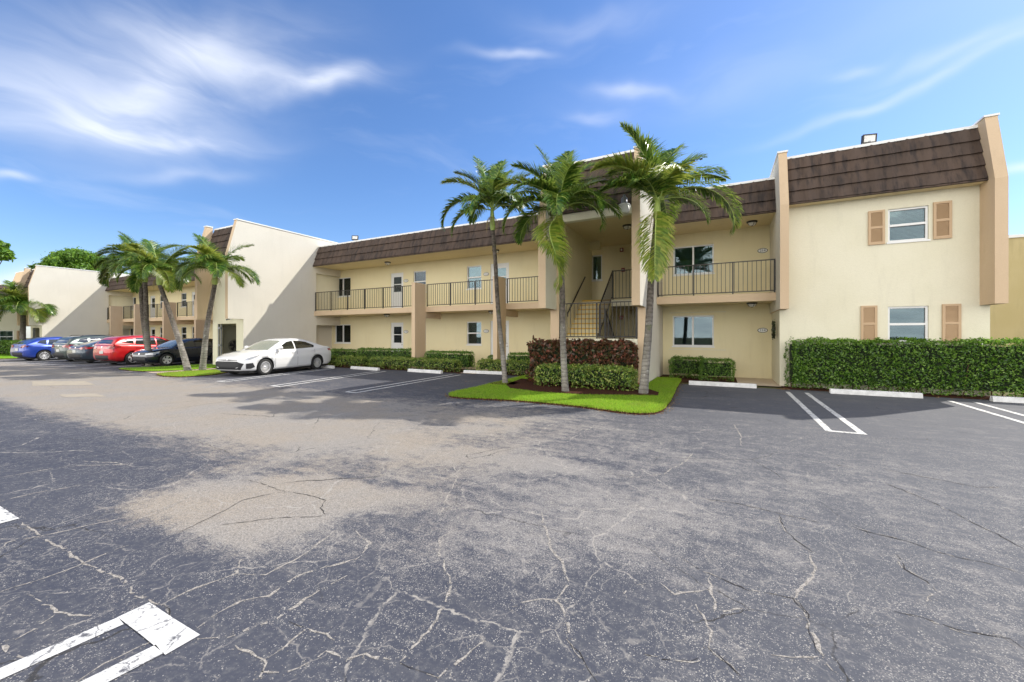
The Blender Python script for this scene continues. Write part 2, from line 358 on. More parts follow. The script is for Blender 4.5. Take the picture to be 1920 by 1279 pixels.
    t.put(b.inputs['Base Color'], c)
    h = t.m('ADD', t.m('MULTIPLY', gr, .6), t.m('SUBTRACT', t.m('MULTIPLY', sps, .5), t.m('ADD', dk, t.m('MULTIPLY', ck, .5))))
    t.put(b.inputs['Normal'], t.bump(h, .55, .008)); return m
M['asphalt'] = asphalt()
def paintmat():
    m, t, b = mat('worn_line_paint', (.7, .69, .66), .7)
    p = t.pos(); n = t.noise(p, 14, 6, .75); n2 = t.noise(p, 2.2, 4)
    k = t.m('ADD', t.sm(t.m('ADD', n, t.m('MULTIPLY', n2, .35)), .72, .84), t.m('MULTIPLY', t.sm(t.noise(p, 60, 4, .8), .56, .66), .55), clamp=True)
    c = t.mix(t.noise(p, 30, 3), (.56, .55, .52), (.72, .71, .68))
    wp = t.vm('ADD', p, t.vm('SCALE', t.noise(p, 6, 4, .6, 0, True), sc_=.25))
    cr = t.m('SUBTRACT', 1, t.sm(t.vor(t.scl(wp, (1, 1, 0)), 3.2, 'DISTANCE_TO_EDGE'), .006, .022))
    c = t.mix(t.m('MAXIMUM', k, t.m('MULTIPLY', cr, .8)), c, (.1, .1, .11))
    t.put(b.inputs['Base Color'], c); return m
M['paint'] = paintmat()
def simple_noise(name, a, b_, sc_, bumpd=.02):
    m, t, b = mat(name, a, .95, spec=.1); p = t.pos()
    t.put(b.inputs['Base Color'], t.mix(t.sm(t.noise(p, sc_, 6, .7), .35, .65), a, b_))
    t.put(b.inputs['Normal'], t.bump(t.noise(p, sc_*1.5, 5, .7), .8, bumpd)); return m
M['mulch'] = simple_noise('bark_mulch', (.09, .035, .02), (.03, .014, .009), 28)
M['turf'] = simple_noise('turf', (.13, .27, .014), (.18, .36, .02), 14)
M['soil'] = simple_noise('far_ground', (.09, .11, .04), (.16, .13, .08), 3)
M['stop'] = simple_noise('painted_concrete', (.74, .74, .73), (.6, .6, .59), 7, .004)
M['patchc'] = simple_noise('concrete_patch', (.38, .335, .26), (.33, .29, .24), 5, .004)
M['crackp'] = simple_noise('crumbled_crack_edge', (.48, .44, .39), (.15, .14, .13), 70, .006)
M['crackd'] = mat('open_crack', (.025, .022, .02), .95)[0]
for k_ in ('grassb', 'turf'):
    t = NT(M[k_].node_tree); b = t.n['Principled BSDF']; src = b.inputs['Base Color'].links[0].from_socket; pp = t.pos()
    f_ = t.m('ADD', t.m('MULTIPLY', t.sm(t.noise(pp, 1.1, 5, .7), .5, .68), .4), t.m('MULTIPLY', t.sm(t.noise(pp, 6, 4, .7), .55, .7), .35))
    t.put(b.inputs['Base Color'], t.mix(f_, src, (.16, .17, .045)))
# ================================================================== ground
def sheet(name, pts, z, m, kind='structure'):
    mb = MB(); mb.add([(x, y, z) for x, y in pts], [tuple(range(len(pts)))])
    return tag(mb.build(name, m), kind=kind)
sheet('ground', [(-300, -200), (300, -200), (300, 400), (-300, 400)], -.02, M['soil'])
sheet('parking_lot', [(-90, -40), (60, -40), (60, 13.75), (-90, 13.75)], 0, M['asphalt'])
sheet('planting_bed', [(1.62, 13.72), (30, 13.6), (30, 14.6), (1.62, 14.6)], .012, M['mulch'])
sheet('planting_bed', [(-1.2, 14.2), (.5, 14.25), (.5, 16.6), (-1.97, 16.6), (-1.97, 15.0)], .012, M['mulch'])
sheet('planting_bed', [(-20.1, 13.0), (-9.3, 13.45), (-9.3, 14.9), (-20.1, 14.9)], .012, M['mulch'])
sheet('planting_bed', [(-8.55, 13.5), (-5.0, 13.6), (-5.0, 14.9), (-8.55, 14.9)], .014, M['mulch'])
sheet('sidewalk', [(.5, 14.2), (1.62, 14.2), (1.62, 16.62), (.5, 16.62)], .02, M['concrete'])
sheet('sidewalk', [(-9.3, 13.4), (-8.55, 13.4), (-8.55, 14.9), (-9.3, 14.9)], .02, M['concrete'])
sheet('sidewalk', [(-46, 14.9), (-5.0, 14.9), (-5.0, 16.62), (-46, 16.62)], .024, M['concrete'])
sheet('sidewalk', [(-23.5, 8.2), (-20.3, 7.75), (-19.6, 8.0), (-20.6, 10.4), (-23.2, 10.9), (-23.3, 9.2)], .008, M['concrete'])
for pts in ([(-20.41, 4.57), (-18.83, 5.38), (-17.14, 5.13), (-18.5, 4.14)], [(-15.24, 3.86), (-14.64, 4.39), (-13.65, 4.28), (-14.47, 3.76)]):
    sheet('concrete_patch', pts, .004, M['patchc'])
# grass islands: low mounds with an uneven rim
def island(name, pts, h, m, step=.12):
    rng = random.Random(len(pts)); P = [Vector((*p, 0)) for p in pts]; out = []
    n = len(P)
    for i in range(n):
        a, b = P[i], P[(i+1) % n]; k = max(1, int((b-a).length/step))
        for j in range(k):
            q = a.lerp(b, j/k); out.append(q+Vector((rng.uniform(-.02, .02), rng.uniform(-.02, .02), 0)))
    for _ in range(6):
        out = [(out[i-1]+out[i]*2+out[(i+1) % len(out)])/4 for i in range(len(out))]
    c = sum(out, Vector())/len(out); mb = MB(); k = len(out)
    v = [(p.x, p.y, .0) for p in out]+[((p*.985+c*.015).x, (p*.985+c*.015).y, h*.7) for p in out]+[((p*.93+c*.07).x, (p*.93+c*.07).y, h) for p in out]+[(c.x, c.y, h*1.1)]
    f = [(r*k+i, r*k+(i+1) % k, (r+1)*k+(i+1) % k, (r+1)*k+i) for r in (0, 1) for i in range(k)]+[(2*k+i, 2*k+(i+1) % k, 3*k) for i in range(k)]
    mb.add(v, f[:k], 1, True); mb.v = mb.v[:]; n0 = 0
    mb.f += [tuple(q) for q in f[k:]]; mb.m += [0]*(len(f)-k); mb.sm += [True]*(len(f)-k); tag(mb.build(name, [m, M['mulch']]), kind='structure')
    return [(p.x, p.y) for p in out]
ISL = [(-5.95, 8.05), (-5.2, 8.15), (-4.4, 8.32), (-3.3, 8.34), (-2.4, 8.22), (-1.7, 8.0), (-1.2, 8.05), (-1.02, 8.5), (-1.0, 9.8), (-1.1, 12.5), (-1.15, 15.0), (-2.3, 15.0), (-2.3, 12.6), (-5.0, 12.6), (-5.0, 14.3), (-6.5, 14.3), (-6.35, 11.5), (-6.25, 9.9), (-6.3, 8.6)]
o1 = island('grass_island', ISL, .055, M['turf'])
o2 = island('grass_island', [(-19.6, 7.55), (-18.4, 7.3), (-17.4, 7.42), (-17.2, 8.4), (-18.2, 9.6), (-19.3, 9.9), (-19.9, 9.0)], .05, M['turf'])
o3 = island('grass_island', [(-24.3, 7.95), (-22.5, 7.75), (-21.3, 7.9), (-20.7, 8.6), (-20.7, 10.9), (-22.4, 11.3), (-23.7, 11.2), (-23.6, 9.2)], .05, M['turf'])
o4 = island('grass_island', [(-60, 6.5), (-46, 6.8), (-41, 7.3), (-40.5, 8.5), (-42, 11.5), (-60, 12)], .05, M['turf'])
sheet('mulch_ring', [(-5.2, 9.95), (-4.2, 9.65), (-3.0, 9.75), (-1.9, 10.2), (-1.35, 10.45), (-1.4, 11.0), (-1.95, 11.9), (-5.2, 12.5), (-6.0, 12.3), (-5.7, 10.6)], .066, M['mulch'])
sheet('mulch_ring', [(-6.35, 10.6), (-5.9, 10.45), (-5.5, 10.7), (-5.5, 11.2), (-6.0, 11.4), (-6.3, 11.2)], .066, M['mulch'])
def inside(x, y, poly):
    c = False; j = len(poly)-1
    for i in range(len(poly)):
        xi, yi = poly[i]; xj, yj = poly[j]
        if (yi > y) != (yj > y) and x < (xj-xi)*(y-yi)/(yj-yi)+xi: c = not c
        j = i
    return c
MUL = [(-5.2, 9.95), (-4.2, 9.65), (-3.0, 9.75), (-1.9, 10.2), (-1.35, 10.45), (-1.4, 11.0), (-1.95, 11.9), (-5.2, 12.5), (-6.0, 12.3), (-5.7, 10.6)]
def grass(poly, dens, h, base, m, seed, excl=None, name='grass'):
    rng = np.random.default_rng(seed); xs = [p[0] for p in poly]; ys = [p[1] for p in poly]
    A = (max(xs)-min(xs))*(max(ys)-min(ys)); n = int(A*dens)
    x = rng.uniform(min(xs)-.02, max(xs)+.02, n); y = rng.uniform(min(ys)-.02, max(ys)+.02, n)
    keep = np.array([inside(a, b, poly) and not (excl and inside(a, b, excl)) for a, b in zip(x, y)])
    x, y = x[keep], y[keep]; n = len(x); a = rng.uniform(0, 6.28, n); hh = h*rng.uniform(.5, 1.25, n); lw = .006*rng.uniform(.8, 1.6, n)
    ln = rng.normal(0, .35, (n, 2))*hh[:, None]; V = np.zeros((n, 3, 3))
    V[:, 0] = np.stack([x-lw*np.cos(a), y-lw*np.sin(a), np.full(n, base)], 1)
    V[:, 1] = np.stack([x+lw*np.cos(a), y+lw*np.sin(a), np.full(n, base)], 1)
    V[:, 2] = np.stack([x+ln[:, 0], y+ln[:, 1], base+hh], 1)
    return tag(quads(name, V, m, nv=3), 'short bright green lawn grass growing on the parking islands', 'grass', kind='stuff')
grass(o1, 3600, .055, .03, M['grassb'], 1, MUL)
M['grassy'] = leafmat('dry_grass_blade', [(.2, .22, .03), (.35, .3, .06), (.3, .36, .04)], .4, .5, .3)
grass(o2, 1300, .06, .02, M['grassy'], 2)['label'] = 'yellowing dry lawn grass on the small island by the white sedan'
grass(o3, 700, .06, .02, M['grassb'], 3)['label'] = 'green lawn grass on the island beside the black hatchback'
# ------------------------------------------------------------------ painted lines
mk = MB(); zl = .005
def line(a, b, wd=.1):
    a, b = Vector((*a, 0)), Vector((*b, 0)); dr = (b-a).normalized(); nn = Vector((-dr.y, dr.x, 0))*wd/2
    k = max(1, int((b-a).length/.25)); rng = random.Random(int(a.x*100)+int(b.y*10)); L_, R_ = [], []
    for i in range(k+1):
        p = a.lerp(b, i/k); e1, e2 = rng.uniform(.93, 1.06), rng.uniform(.93, 1.06)
        L_.append((p.x+nn.x*e1, p.y+nn.y*e1, zl)); R_.append((p.x-nn.x*e2, p.y-nn.y*e2, zl))
    mk.add(L_+R_, [(i, i+k+1, i+k+2, i+1) for i in range(k)])
def bay(x0, y0, x1, y1, gap=.42, wd=.1):
    """double stall line, open at the far end, joined at the drive lane"""
    line((x0, y0+wd/2), (x1, y1), wd); line((x0+gap, y0+wd/2), (x1+gap, y1), wd); line((x0-wd/2, y0), (x0+gap+wd/2, y0), wd)
bay(1.56, 8.1, 1.63, 13.15); bay(4.72, 8.1, 4.78, 13.1); bay(7.85, 8.0, 7.9, 13.0); bay(11, 8, 11, 13)
bay(-9.02, 7.62, -9.3, 12.9, .38); bay(-12.1, 7.5, -13.0, 12.7, .4); bay(-14.9, 7.42, -16.1, 12.6, .4)
for x, y in ((-25.8, 7.26), (-28.34, 7.2), (-30.83, 7.15), (-33.0, 7.0), (-35.2, 6.85)):
    line((x, y), (x-.95, y+4.9), .16)
# bottom left stall end
line((-3.02, -.6), (-2.88, .96), .1); line((-2.62, -.6), (-2.45, .96), .1); line((-2.93, 1.03), (-2.38, 1.03), .14)
line((-6.2, 1.03), (-5.24, 1.03), .15); line((-6.15, .2), (-6.15, .95), .1)
mk.f = mk.f
tag(mk.build('parking_lines', M['paint']), kind='structure')
# ------------------------------------------------------------------ traced cracks
CR = [(0,[(-5.12,1.09),(-4.6,1.07),(-4.21,1.09),(-3.76,1.1),(-3.37,1.11),(-3.08,1.11),(-2.84,1.13)]),(0,[(-2.84,1.13),(-2.86,1.25),(-2.83,1.38),(-2.79,1.5),(-2.94,1.6)]),(0,[(-2.79,1.5),(-2.62,1.59),(-2.61,1.77),(-2.64,1.95),(-2.7,2.19)]),(0,[(-2.44,1.12),(-2.47,1.25),(-2.47,1.37),(-2.39,1.47),(-2.41,1.67),(-2.33,1.81),(-2.23,1.96),(-2.3,2.17),(-2.57,2.26)]),(0,[(-2.36,1.08),(-2.25,1.16),(-2.21,1.26),(-2.15,1.36),(-2.15,1.54),(-2.16,1.67),(-2.13,1.81)]),(0,[(-3.86,0.74),(-3.83,0.87),(-3.81,1.04),(-3.84,1.21),(-3.85,1.32)]),(0,[(-3.66,0.81),(-3.3,0.82),(-3.17,0.84),(-3.08,0.91)]),(0,[(-3.27,0.81),(-3.2,0.73),(-3.18,0.62),(-3.06,0.6),(-2.94,0.65)]),(1,[(-2.84,1.13),(-2.7,1.1),(-2.63,1.05),(-2.55,1.05),(-2.53,1.11)]),(0,[(-2.52,1.04),(-2.56,0.9),(-2.57,0.81),(-2.54,0.71)]),(0,[(-2.18,1.14),(-2.02,1.14),(-1.92,1.14),(-1.87,1.11),(-1.85,1.07)]),(0,[(-1.94,1.15),(-1.92,1.25),(-1.92,1.37)]),(1,[(-1.92,1.39),(-2.08,1.38)]),(0,[(-1.92,1.39),(-1.8,1.41),(-1.73,1.4)]),(0,[(-1.87,1.11),(-1.76,1.17),(-1.72,1.33),(-1.6,1.33),(-1.52,1.41),(-1.34,1.44)]),(1,[(-1.34,1.44),(-1.24,1.44),(-1.14,1.46)]),(0,[(-1.14,1.46),(-1.11,1.54),(-1.07,1.75)]),(0,[(-1.34,1.44),(-1.36,1.58),(-1.38,1.78),(-1.46,2.0),(-1.54,2.12),(-1.77,2.28),(-1.89,2.47),(-1.86,2.67)]),(0,[(-2.13,2.77),(-2.32,3.15),(-2.53,3.62),(-2.84,3.97)]),(1,[(-4.48,2.52),(-3.83,2.49),(-3.54,2.56),(-3.28,2.55),(-3.18,2.41),(-3.01,2.32),(-3.26,2.16),(-3.63,1.81)]),(1,[(-3.83,2.49),(-3.98,2.19),(-3.82,1.87),(-3.77,1.58)]),(0,[(-4.48,2.52),(-4.68,2.29),(-4.38,1.76),(-4.34,1.49)]),(0,[(-4.74,0.9),(-4.63,1.14),(-4.52,1.45),(-4.4,1.81)]),(0,[(-6.96,1.33),(-6.83,1.8),(-6.31,2.17),(-6.94,1.96)]),(0,[(-5.96,1.14),(-5.96,1.35),(-5.86,1.64)]),(0,[(-1.39,3.24),(-1.11,2.78),(-0.94,2.56),(-0.86,2.4),(-0.84,2.21),(-0.74,2.09),(-0.69,1.94)]),(1,[(-0.69,1.94),(-0.59,1.86),(-0.5,1.77)]),(0,[(-1.05,2.03),(-0.99,2.12),(-0.84,2.21)]),(1,[(-0.25,3.03),(-0.13,2.93),(0.03,2.86),(0.17,2.83),(0.38,2.86),(0.42,2.74)]),(0,[(0.42,2.74),(0.41,2.57),(0.43,2.41),(0.45,2.33)]),(1,[(0.39,2.85),(0.42,2.74),(0.41,2.57),(0.43,2.41)]),(0,[(0.38,2.86),(0.48,3.09),(0.56,3.33),(0.58,3.53)]),(1,[(0.58,3.53),(0.5,3.71),(0.44,3.86),(0.45,4.14)]),(0,[(-0.12,2.54),(-0.07,2.46),(-0.04,2.34),(-0.05,2.22),(0.02,2.16)]),(1,[(-0.05,2.22),(0.02,2.16),(0.11,2.08)]),(0,[(-0.05,2.88),(-0.04,2.68),(-0.01,2.54),(0.17,2.63)]),(1,[(1.12,3.77),(1.09,3.57),(1.16,3.45),(1.16,3.33)]),(0,[(1.16,3.33),(1.06,3.14)]),(1,[(0.87,2.99),(1.0,2.98),(1.11,2.94),(1.3,2.99),(1.33,2.91)]),(1,[(-0.18,4.19),(0.15,4.23),(0.45,4.17),(0.72,4.11)]),(1,[(0.91,4.15),(0.98,4.12),(1.25,4.04),(1.39,3.95),(1.57,3.91),(1.76,3.85)]),(1,[(1.52,5.53),(1.69,5.23),(1.8,4.9),(1.9,4.54),(1.95,4.28)]),(1,[(1.67,6.08),(1.99,5.95),(2.33,5.79),(2.61,5.94)]),(0,[(-0.53,2.41),(-0.48,2.54),(-0.41,2.62)]),(0,[(-0.32,2.65),(-0.23,2.58),(-0.06,2.73)]),(1,[(-1.15,4.52),(-0.88,4.47)]),(0,[(-0.88,4.47),(-0.58,4.72),(-0.4,5.23),(-0.31,5.77)]),(0,[(0.21,7.99),(0.29,7.0),(0.27,6.49)]),(1,[(-0.33,2.03),(-0.2,2.06),(-0.1,2.11)]),(0,[(0.22,2.31),(0.32,2.33),(0.42,2.38)])]
cp, cd = MB(), MB()
for dk, pts in CR:
    rng = random.Random(int(pts[0][0]*1000)); P = []
    for i in range(len(pts)-1):
        a, b = Vector((*pts[i], 0)), Vector((*pts[i+1], 0)); k = max(2, int((b-a).length/.035))
        for j in range(k): P.append(a.lerp(b, j/k))
    P.append(Vector((*pts[-1], 0)))
    def strip(mb, w0, z, jit, brk):
        off = Vector(); prev = None; n = len(P)
        for i, p in enumerate(P):
            off = off*.75+Vector((rng.gauss(0, jit), rng.gauss(0, jit), 0))
            tg = (P[min(i+1, n-1)]-P[max(i-1, 0)]).normalized(); nn = Vector((-tg.y, tg.x, 0))
            ww = w0*rng.uniform(.25, 1.3)*min(1, .35+min(i, n-1-i)/6)
            q = p+off; cur = (tuple((q+nn*ww)+Vector((0, 0, z))), tuple((q-nn*ww*rng.uniform(.5, 1.2))+Vector((0, 0, z))))
            if prev and rng.random() > brk: mb.add([prev[0], prev[1], cur[1], cur[0]], [(0, 1, 2, 3)])
            prev = cur
    dist = P[len(P)//2].length
    strip(cp, .0065 if dk else .010, .0015, .006, .16 if not dk else .55)
    if dk: strip(cd, .0026+.00035*dist, .0025, .006, .1)
    # crumbs beside the crack
    for p in P:
        for _ in range(2 if not dk else 1):
            q = p+Vector((rng.gauss(0, .022), rng.gauss(0, .022), 0)); s_ = rng.uniform(.002, .0055); a = rng.uniform(0, 3)
            cp.add([(q.x+s_*math.cos(a+k), q.y+s_*math.sin(a+k), .0018) for k in (0, 2.1, 4.2)], [(0, 1, 2)])
tag(cp.build('asphalt_cracks', M['crackp']), kind='structure'); tag(cd.build('asphalt_cracks', M['crackd']), kind='structure')
# ------------------------------------------------------------------ wheel stops
def stop(x, y, rz, label, L=1.8, txt=None):
    mb = MB(); pr = [(-.08, 0), (.08, 0), (.075, .03), (.055, .115), (.04, .125), (-.04, .125), (-.055, .115), (-.075, .03)]
    mb.prism(pr, 'x', -L/2, L/2); o = mb.build('wheel_stop', M['stop'])
    bv = o.modifiers.new('b', 'BEVEL'); bv.width = .008; bv.segments = 2
    o.location = (x, y, .004); o.rotation_euler = (0, 0, rz); tag(o, label, 'wheel stop', 'concrete wheel stops at the heads of the bays')
    if txt:
        cu = bpy.data.curves.new('t', 'FONT'); cu.body = txt; cu.size = .12; cu.align_x = 'CENTER'; cu.extrude = .001
        to = bpy.data.objects.new('t', cu); COL.objects.link(to)
        me = bpy.data.meshes.new_from_object(to.evaluated_get(bpy.context.evaluated_depsgraph_get())); bpy.data.objects.remove(to)
        me.transform(Matrix.Translation((-.1, -.071, .038)) @ Matrix.Rotation(R(77), 4, 'X')); me.materials.clear(); me.materials.append(M['worntext'])
        to = bpy.data.objects.new('stencil_number', me); COL.objects.link(to); to.parent = o
    return o
M['worntext'] = mat('worn_black_stencil', (.2, .2, .22), .8)[0]
stop(.04, 13.62, R(-1), 'white wheel stop with chipped paint between the grass island and the tall hedge')
stop(3.48, 13.32, R(0), 'white wheel stop stencilled 115 in front of the tall hedge', txt='115')
stop(6.5, 13.42, R(0), 'white wheel stop cut off by the right edge of the photo')
stop(-8.3, 13.62, R(3), 'white wheel stop left of the grass island, partly behind a palm trunk')
stop(-10.75, 13.0, R(-3), 'white wheel stop in front of the light hedge, second from the grass island')
stop(-14.0, 12.85, R(-4), 'white wheel stop between the double lines, second from the white sedan')
stop(-16.6, 12.75, R(-6), 'white wheel stop behind the tail of the white sedan', 1.6)
# ================================================================== building helpers
def wall(mb, y, x0, x1, z0, z1, holes=(), dep=.14, mi=0):
    xs = sorted({x0, x1, *[h[0] for h in holes], *[h[1] for h in holes]}); zs = sorted({z0, z1, *[h[2] for h in holes], *[h[3] for h in holes]})
    xs = [x for x in xs if x0 <= x <= x1]; zs = [z for z in zs if z0 <= z <= z1]
    for i in range(len(xs)-1):
        for j in range(len(zs)-1):
            cx, cz = (xs[i]+xs[i+1])/2, (zs[j]+zs[j+1])/2
            if any(h[0] < cx < h[1] and h[2] < cz < h[3] for h in holes): continue
            mb.add([(xs[i], y, zs[j]), (xs[i+1], y, zs[j]), (xs[i+1], y, zs[j+1]), (xs[i], y, zs[j+1])], [(0, 1, 2, 3)], mi)
    for a, b, c, e in holes:
        q = y+dep
        mb.add([(a, y, c), (a, q, c), (b, q, c), (b, y, c), (a, y, e), (a, q, e), (b, q, e), (b, y, e)], [(0, 3, 2, 1), (4, 5, 6, 7), (0, 1, 5, 4), (3, 7, 6, 2)], mi)
def window(par, h, y, style, fill='curtain', T=None, slats=False):
    a, b, c, e = h; f = MB(); y0, y1 = y+.045, y+.11; w_ = .05
    f.box(a, a+w_, y0, y1, c, e); f.box(b-w_, b, y0, y1, c, e); f.box(a+w_, b-w_, y0, y1, e-w_, e); f.box(a+w_, b-w_, y0, y1, c, c+w_)
    f.box(a-.03, b+.03, y-.03, y+.045, c-.045, c)
    cx, cz = (a+b)/2, (c+e)/2
    if style == 'slider': f.box(cx-.03, cx+.03, y0-.008, y1, c+w_, e-w_)
    if style == 'hung': f.box(a+w_, b-w_, y0-.012, y1, cz-.03, cz+.03)
    o = f.build('window', M['wframe'], par)
    MB().box(a+w_, b-w_, y+.085, y+.091, c+w_, e-w_).build('pane', M['glass'], o)
    bl = MB()
    if fill == 'blind':
        z = c+.03
        while z < e-.02:
            bl.add([(a+.04, y+.13, z), (b-.04, y+.13, z), (b-.04, y+.155, z+.02), (a+.04, y+.155, z+.02)], [(0, 1, 2, 3)]); z += .034
        bl.build('blind', M['blind'], o)
    elif fill == 'half':
        z = cz
        while z < e-.02:
            bl.add([(a+.04, y+.13, z), (b-.04, y+.13, z), (b-.04, y+.155, z+.02), (a+.04, y+.155, z+.02)], [(0, 1, 2, 3)]); z += .034
        bl.build('blind', M['blind'], o)
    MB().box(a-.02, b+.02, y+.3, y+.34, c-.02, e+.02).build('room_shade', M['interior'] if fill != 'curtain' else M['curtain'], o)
    if T: o.matrix_world = T
    return o
def door(par, h, y, T=None):
    a, b, c, e = h; f = MB()
    f.box(a, a+.06, y+.03, y+.12, c, e); f.box(b-.06, b, y+.03, y+.12, c, e); f.box(a+.06, b-.06, y+.03, y+.12, e-.06, e)
    g0, g1 = c+(e-c)*.5, e-.22; x0, x1 = a+.17, b-.17
    f.box(a+.06, x0, y+.05, y+.1, c, e-.06); f.box(x1, b-.06, y+.05, y+.1, c, e-.06); f.box(x0, x1, y+.05, y+.1, c, g0); f.box(x0, x1, y+.05, y+.1, g1, e-.06)
    gm = (g0+g1)/2; f.box(x0, x1, y+.045, y+.1, gm-.02, gm+.02)
    o = f.build('door', M['door'], par)
    MB().box(x0, x1, y+.07, y+.08, g0, g1).build('pane', M['glass'], o)
    MB().box(x0, x1, y+.13, y+.15, g0, g1).build('curtain', M['blind'], o)
    hd = MB(); hd.lathe([(.0, -.05), (.03, -.045), (.03, -.02), (.012, 0), (.012, .05)], 10, (b-.11, y+.05, c+1.0), 'y'); hb_ = MB(); hb_.lathe([(.0, -.02), (.025, -.018), (.025, 0)], 10, (b-.11, y+.05, c+1.14), 'y')
    hd.build('handle', M['chrome'], o); hb_.build('deadbolt', M['chrome'], o)
    if T: o.matrix_world = T
    return o
def shutter(par, a, b, c, e, y, T=None):
    f = MB(); y0 = y-.045; w_ = .055
    f.box(a, a+w_, y0, y-.002, c, e); f.box(b-w_, b, y0, y-.002, c, e); cz = (c+e)/2
    f.box(a+w_, b-w_, y0, y-.002, c, c+w_*1.3); f.box(a+w_, b-w_, y0, y-.002, e-w_, e); f.box(a+w_, b-w_, y0, y-.002, cz-.03, cz+.03)
    for lo, hi in ((c+w_*1.3, cz-.03), (cz+.03, e-w_)):
        z = lo
        while z < hi-.02:
            f.add([(a+w_, y0+.006, z), (b-w_, y0+.006, z), (b-w_, y0+.03, z+.03), (a+w_, y0+.03, z+.03)], [(0, 1, 2, 3)]); z += .03
    f.box(a+w_, b-w_, y-.012, y-.003, c+w_, e-w_)
    o = f.build('shutter', M['shutter'], par)
    if T: o.matrix_world = T
    return o
def mansard(par, x0, x1, yb, zb, yt, zt, T=None, seed=0):
    rng = random.Random(seed); mb = MB(); L = math.hypot(yt-yb, zt-zb); rows = round(L/.34)
    up = Vector((0, (yt-yb)/L, (zt-zb)/L)); no = Vector((0, -(zt-zb)/L, (yt-yb)/L)); O = Vector((0, yb, zb))
    tw = .36; nt = max(1, round((x1-x0)/tw)); tw = (x1-x0)/nt
    for r_ in range(rows):
        s0, s1 = L*r_/rows, L*(r_+1)/rows+.02
        for k in range(nt):
            xa = x0+k*tw; lift = rng.uniform(0, .006); vs = []
            for si, ll in ((s0, .002), (s0, .06+lift), ((s0+s1)/2, .04+lift), (s1, .012)):
                for j in range(7):
                    ph = j/6; wv = .024*math.sin(2*math.pi*ph-.6)*(1 if ll > .01 else 0)
                    dsag = -.02*math.sin(2*math.pi*ph-.6) if si == s0 else 0
                    p = O+up*(si+dsag)+no*(ll+wv+.004*(ph)); vs.append((xa+tw*ph*1.0, p.y, p.z))
            mb.add(vs, [(i*7+j, i*7+j+1, (i+1)*7+j+1, (i+1)*7+j) for i in range(3) for j in range(6)], 0, False)
    mb.prism([(yb+.02, zb), (yt, zt), (yt+.35, zt), (yt+.35, zb+.06), (yb+.05, zb+.005)], 'x', x0, x1)
    mb.box(x0, x1, yb-.05, yb+.02, zb-.035, zb+.004)
    o = mb.build('mansard_roof', M['tile'], par)
    fl = MB().box(x0, x1, yt-.03, yt+.3, zt+.012, zt+.085).build('roof_flashing', M['cap'], o)
    if T: o.matrix_world = T
    return o
def fin(par, x0, x1, yf, yb, zb=2.3, front='peach', sl='peach', sr='peach', zt=6.95, sl_back=.42):
    mb = MB(); mb.prism([(yf, zb), (yf, 5.3), (yf+sl_back, zt), (yb, zt), (yb, zb)], 'x', x0, x1)
    mb.m[0] = 1; mb.m[1] = 2
    o = mb.build('fin_wall', [M[front], M[sl], M[sr]], par)
    c = MB(); c.prism([(yf+sl_back-.03, zt+.003), (yf+sl_back-.03, zt+.05), (yb, zt+.05), (yb, zt+.003)], 'x', x0-.025, x1+.025)
    c.build('cap_flashing', M['cap'], o); return o
def railing(par, x0, x1, y, z0, z1, posts=1.35, T=None, name='railing'):
    mb = MB(); zb = z0+.07
    mb.box(x0, x1, y-.02, y+.02, z1-.03, z1); mb.box(x0, x1, y-.014, y+.014, zb-.02, zb+.01)
    n = max(1, round((x1-x0)/.125))
    for i in range(n+1):
        x = x0+(x1-x0)*i/n; mb.box(x-.008, x+.008, y-.008, y+.008, zb, z1-.03)
    k = max(1, round((x1-x0)/posts))
    for i in range(k+1):
        x = x0+(x1-x0)*i/k; x = min(max(x, x0+.02), x1-.02); mb.box(x-.02, x+.02, y-.021, y+.021, z0-.02, z1-.031)
    o = mb.build(name, M['rail'], par)
    if T: o.matrix_world = T
    return o
def balcony(par, x0, x1, y0=14.85, y1=16.6):
    sl = MB().box(x0, x1, y0+.08, y1, 2.64, 2.86).build('balcony_slab', M['soffit'], par)
    MB().box(x0, x1, y0, y0+.08, 2.62, 2.87).build('fascia', M['peach'], sl); return sl
def column(par, x0, x1, yf=14.1, yb=14.85):
    mb = MB().box(x0, x1, yf, yb, 0, 3.92, 0); o = mb.build('column', M['peach' if x0 > -20 else 'tan'], par)
    MB().box(x0, x1, yb+.001, 16.0, 2.34, 2.619).build('beam', M['tan'], o); return o
# ================================================================== main building
B = empty('apartment_building', (-7, 16, 0), label='cream two storey apartment building with brown tiled mansard roof, balconies and open stair tower', cat='building')
B.location = (0, 0, 0)
DH = 2.03
up_l = [('slider', -20.6, -19.25, 3.83, 4.95, 'curtain'), ('door', -16.1, -15.2, 2.87, 4.93), ('hung', -14.5, -13.65, 3.8, 4.93, 'curtain'), ('hung', -11.1, -10.25, 3.8, 4.93, 'half'), ('door', -9.75, -8.75, 2.87, 4.93), ('hung', -7.2, -6.4, 3.8, 4.93, 'curtain')]
lo_l = [('slider', -20.6, -19.25, 1.07, 2.17, 'dark'), ('door', -16.1, -15.2, .02, 2.22), ('hung', -14.5, -13.65, 1.07, 2.2, 'curtain'), ('hung', -11.1, -10.25, 1.07, 2.2, 'half'), ('door', -9.75, -8.75, .02, 2.22)]
wb = MB(); hl = [h[1:5] for h in up_l+lo_l]
wall(wb, 16.6, -20.9, -5.0, 0, 5.42, hl); wb.box(-20.9, 6.0, 17.4, 26, 0, 6.3); wb.build('wall', M['recess'], B)
for h in up_l+lo_l:
    if h[0] == 'door': door(B, h[1:5], 16.6)
    else: window(B, h[1:5], 16.6, h[0], h[5])
wr = MB(); hr = [('slider', -1.6, -.2, 3.84, 4.92), ('slider', -1.62, -.2, 1.12, 2.28)]
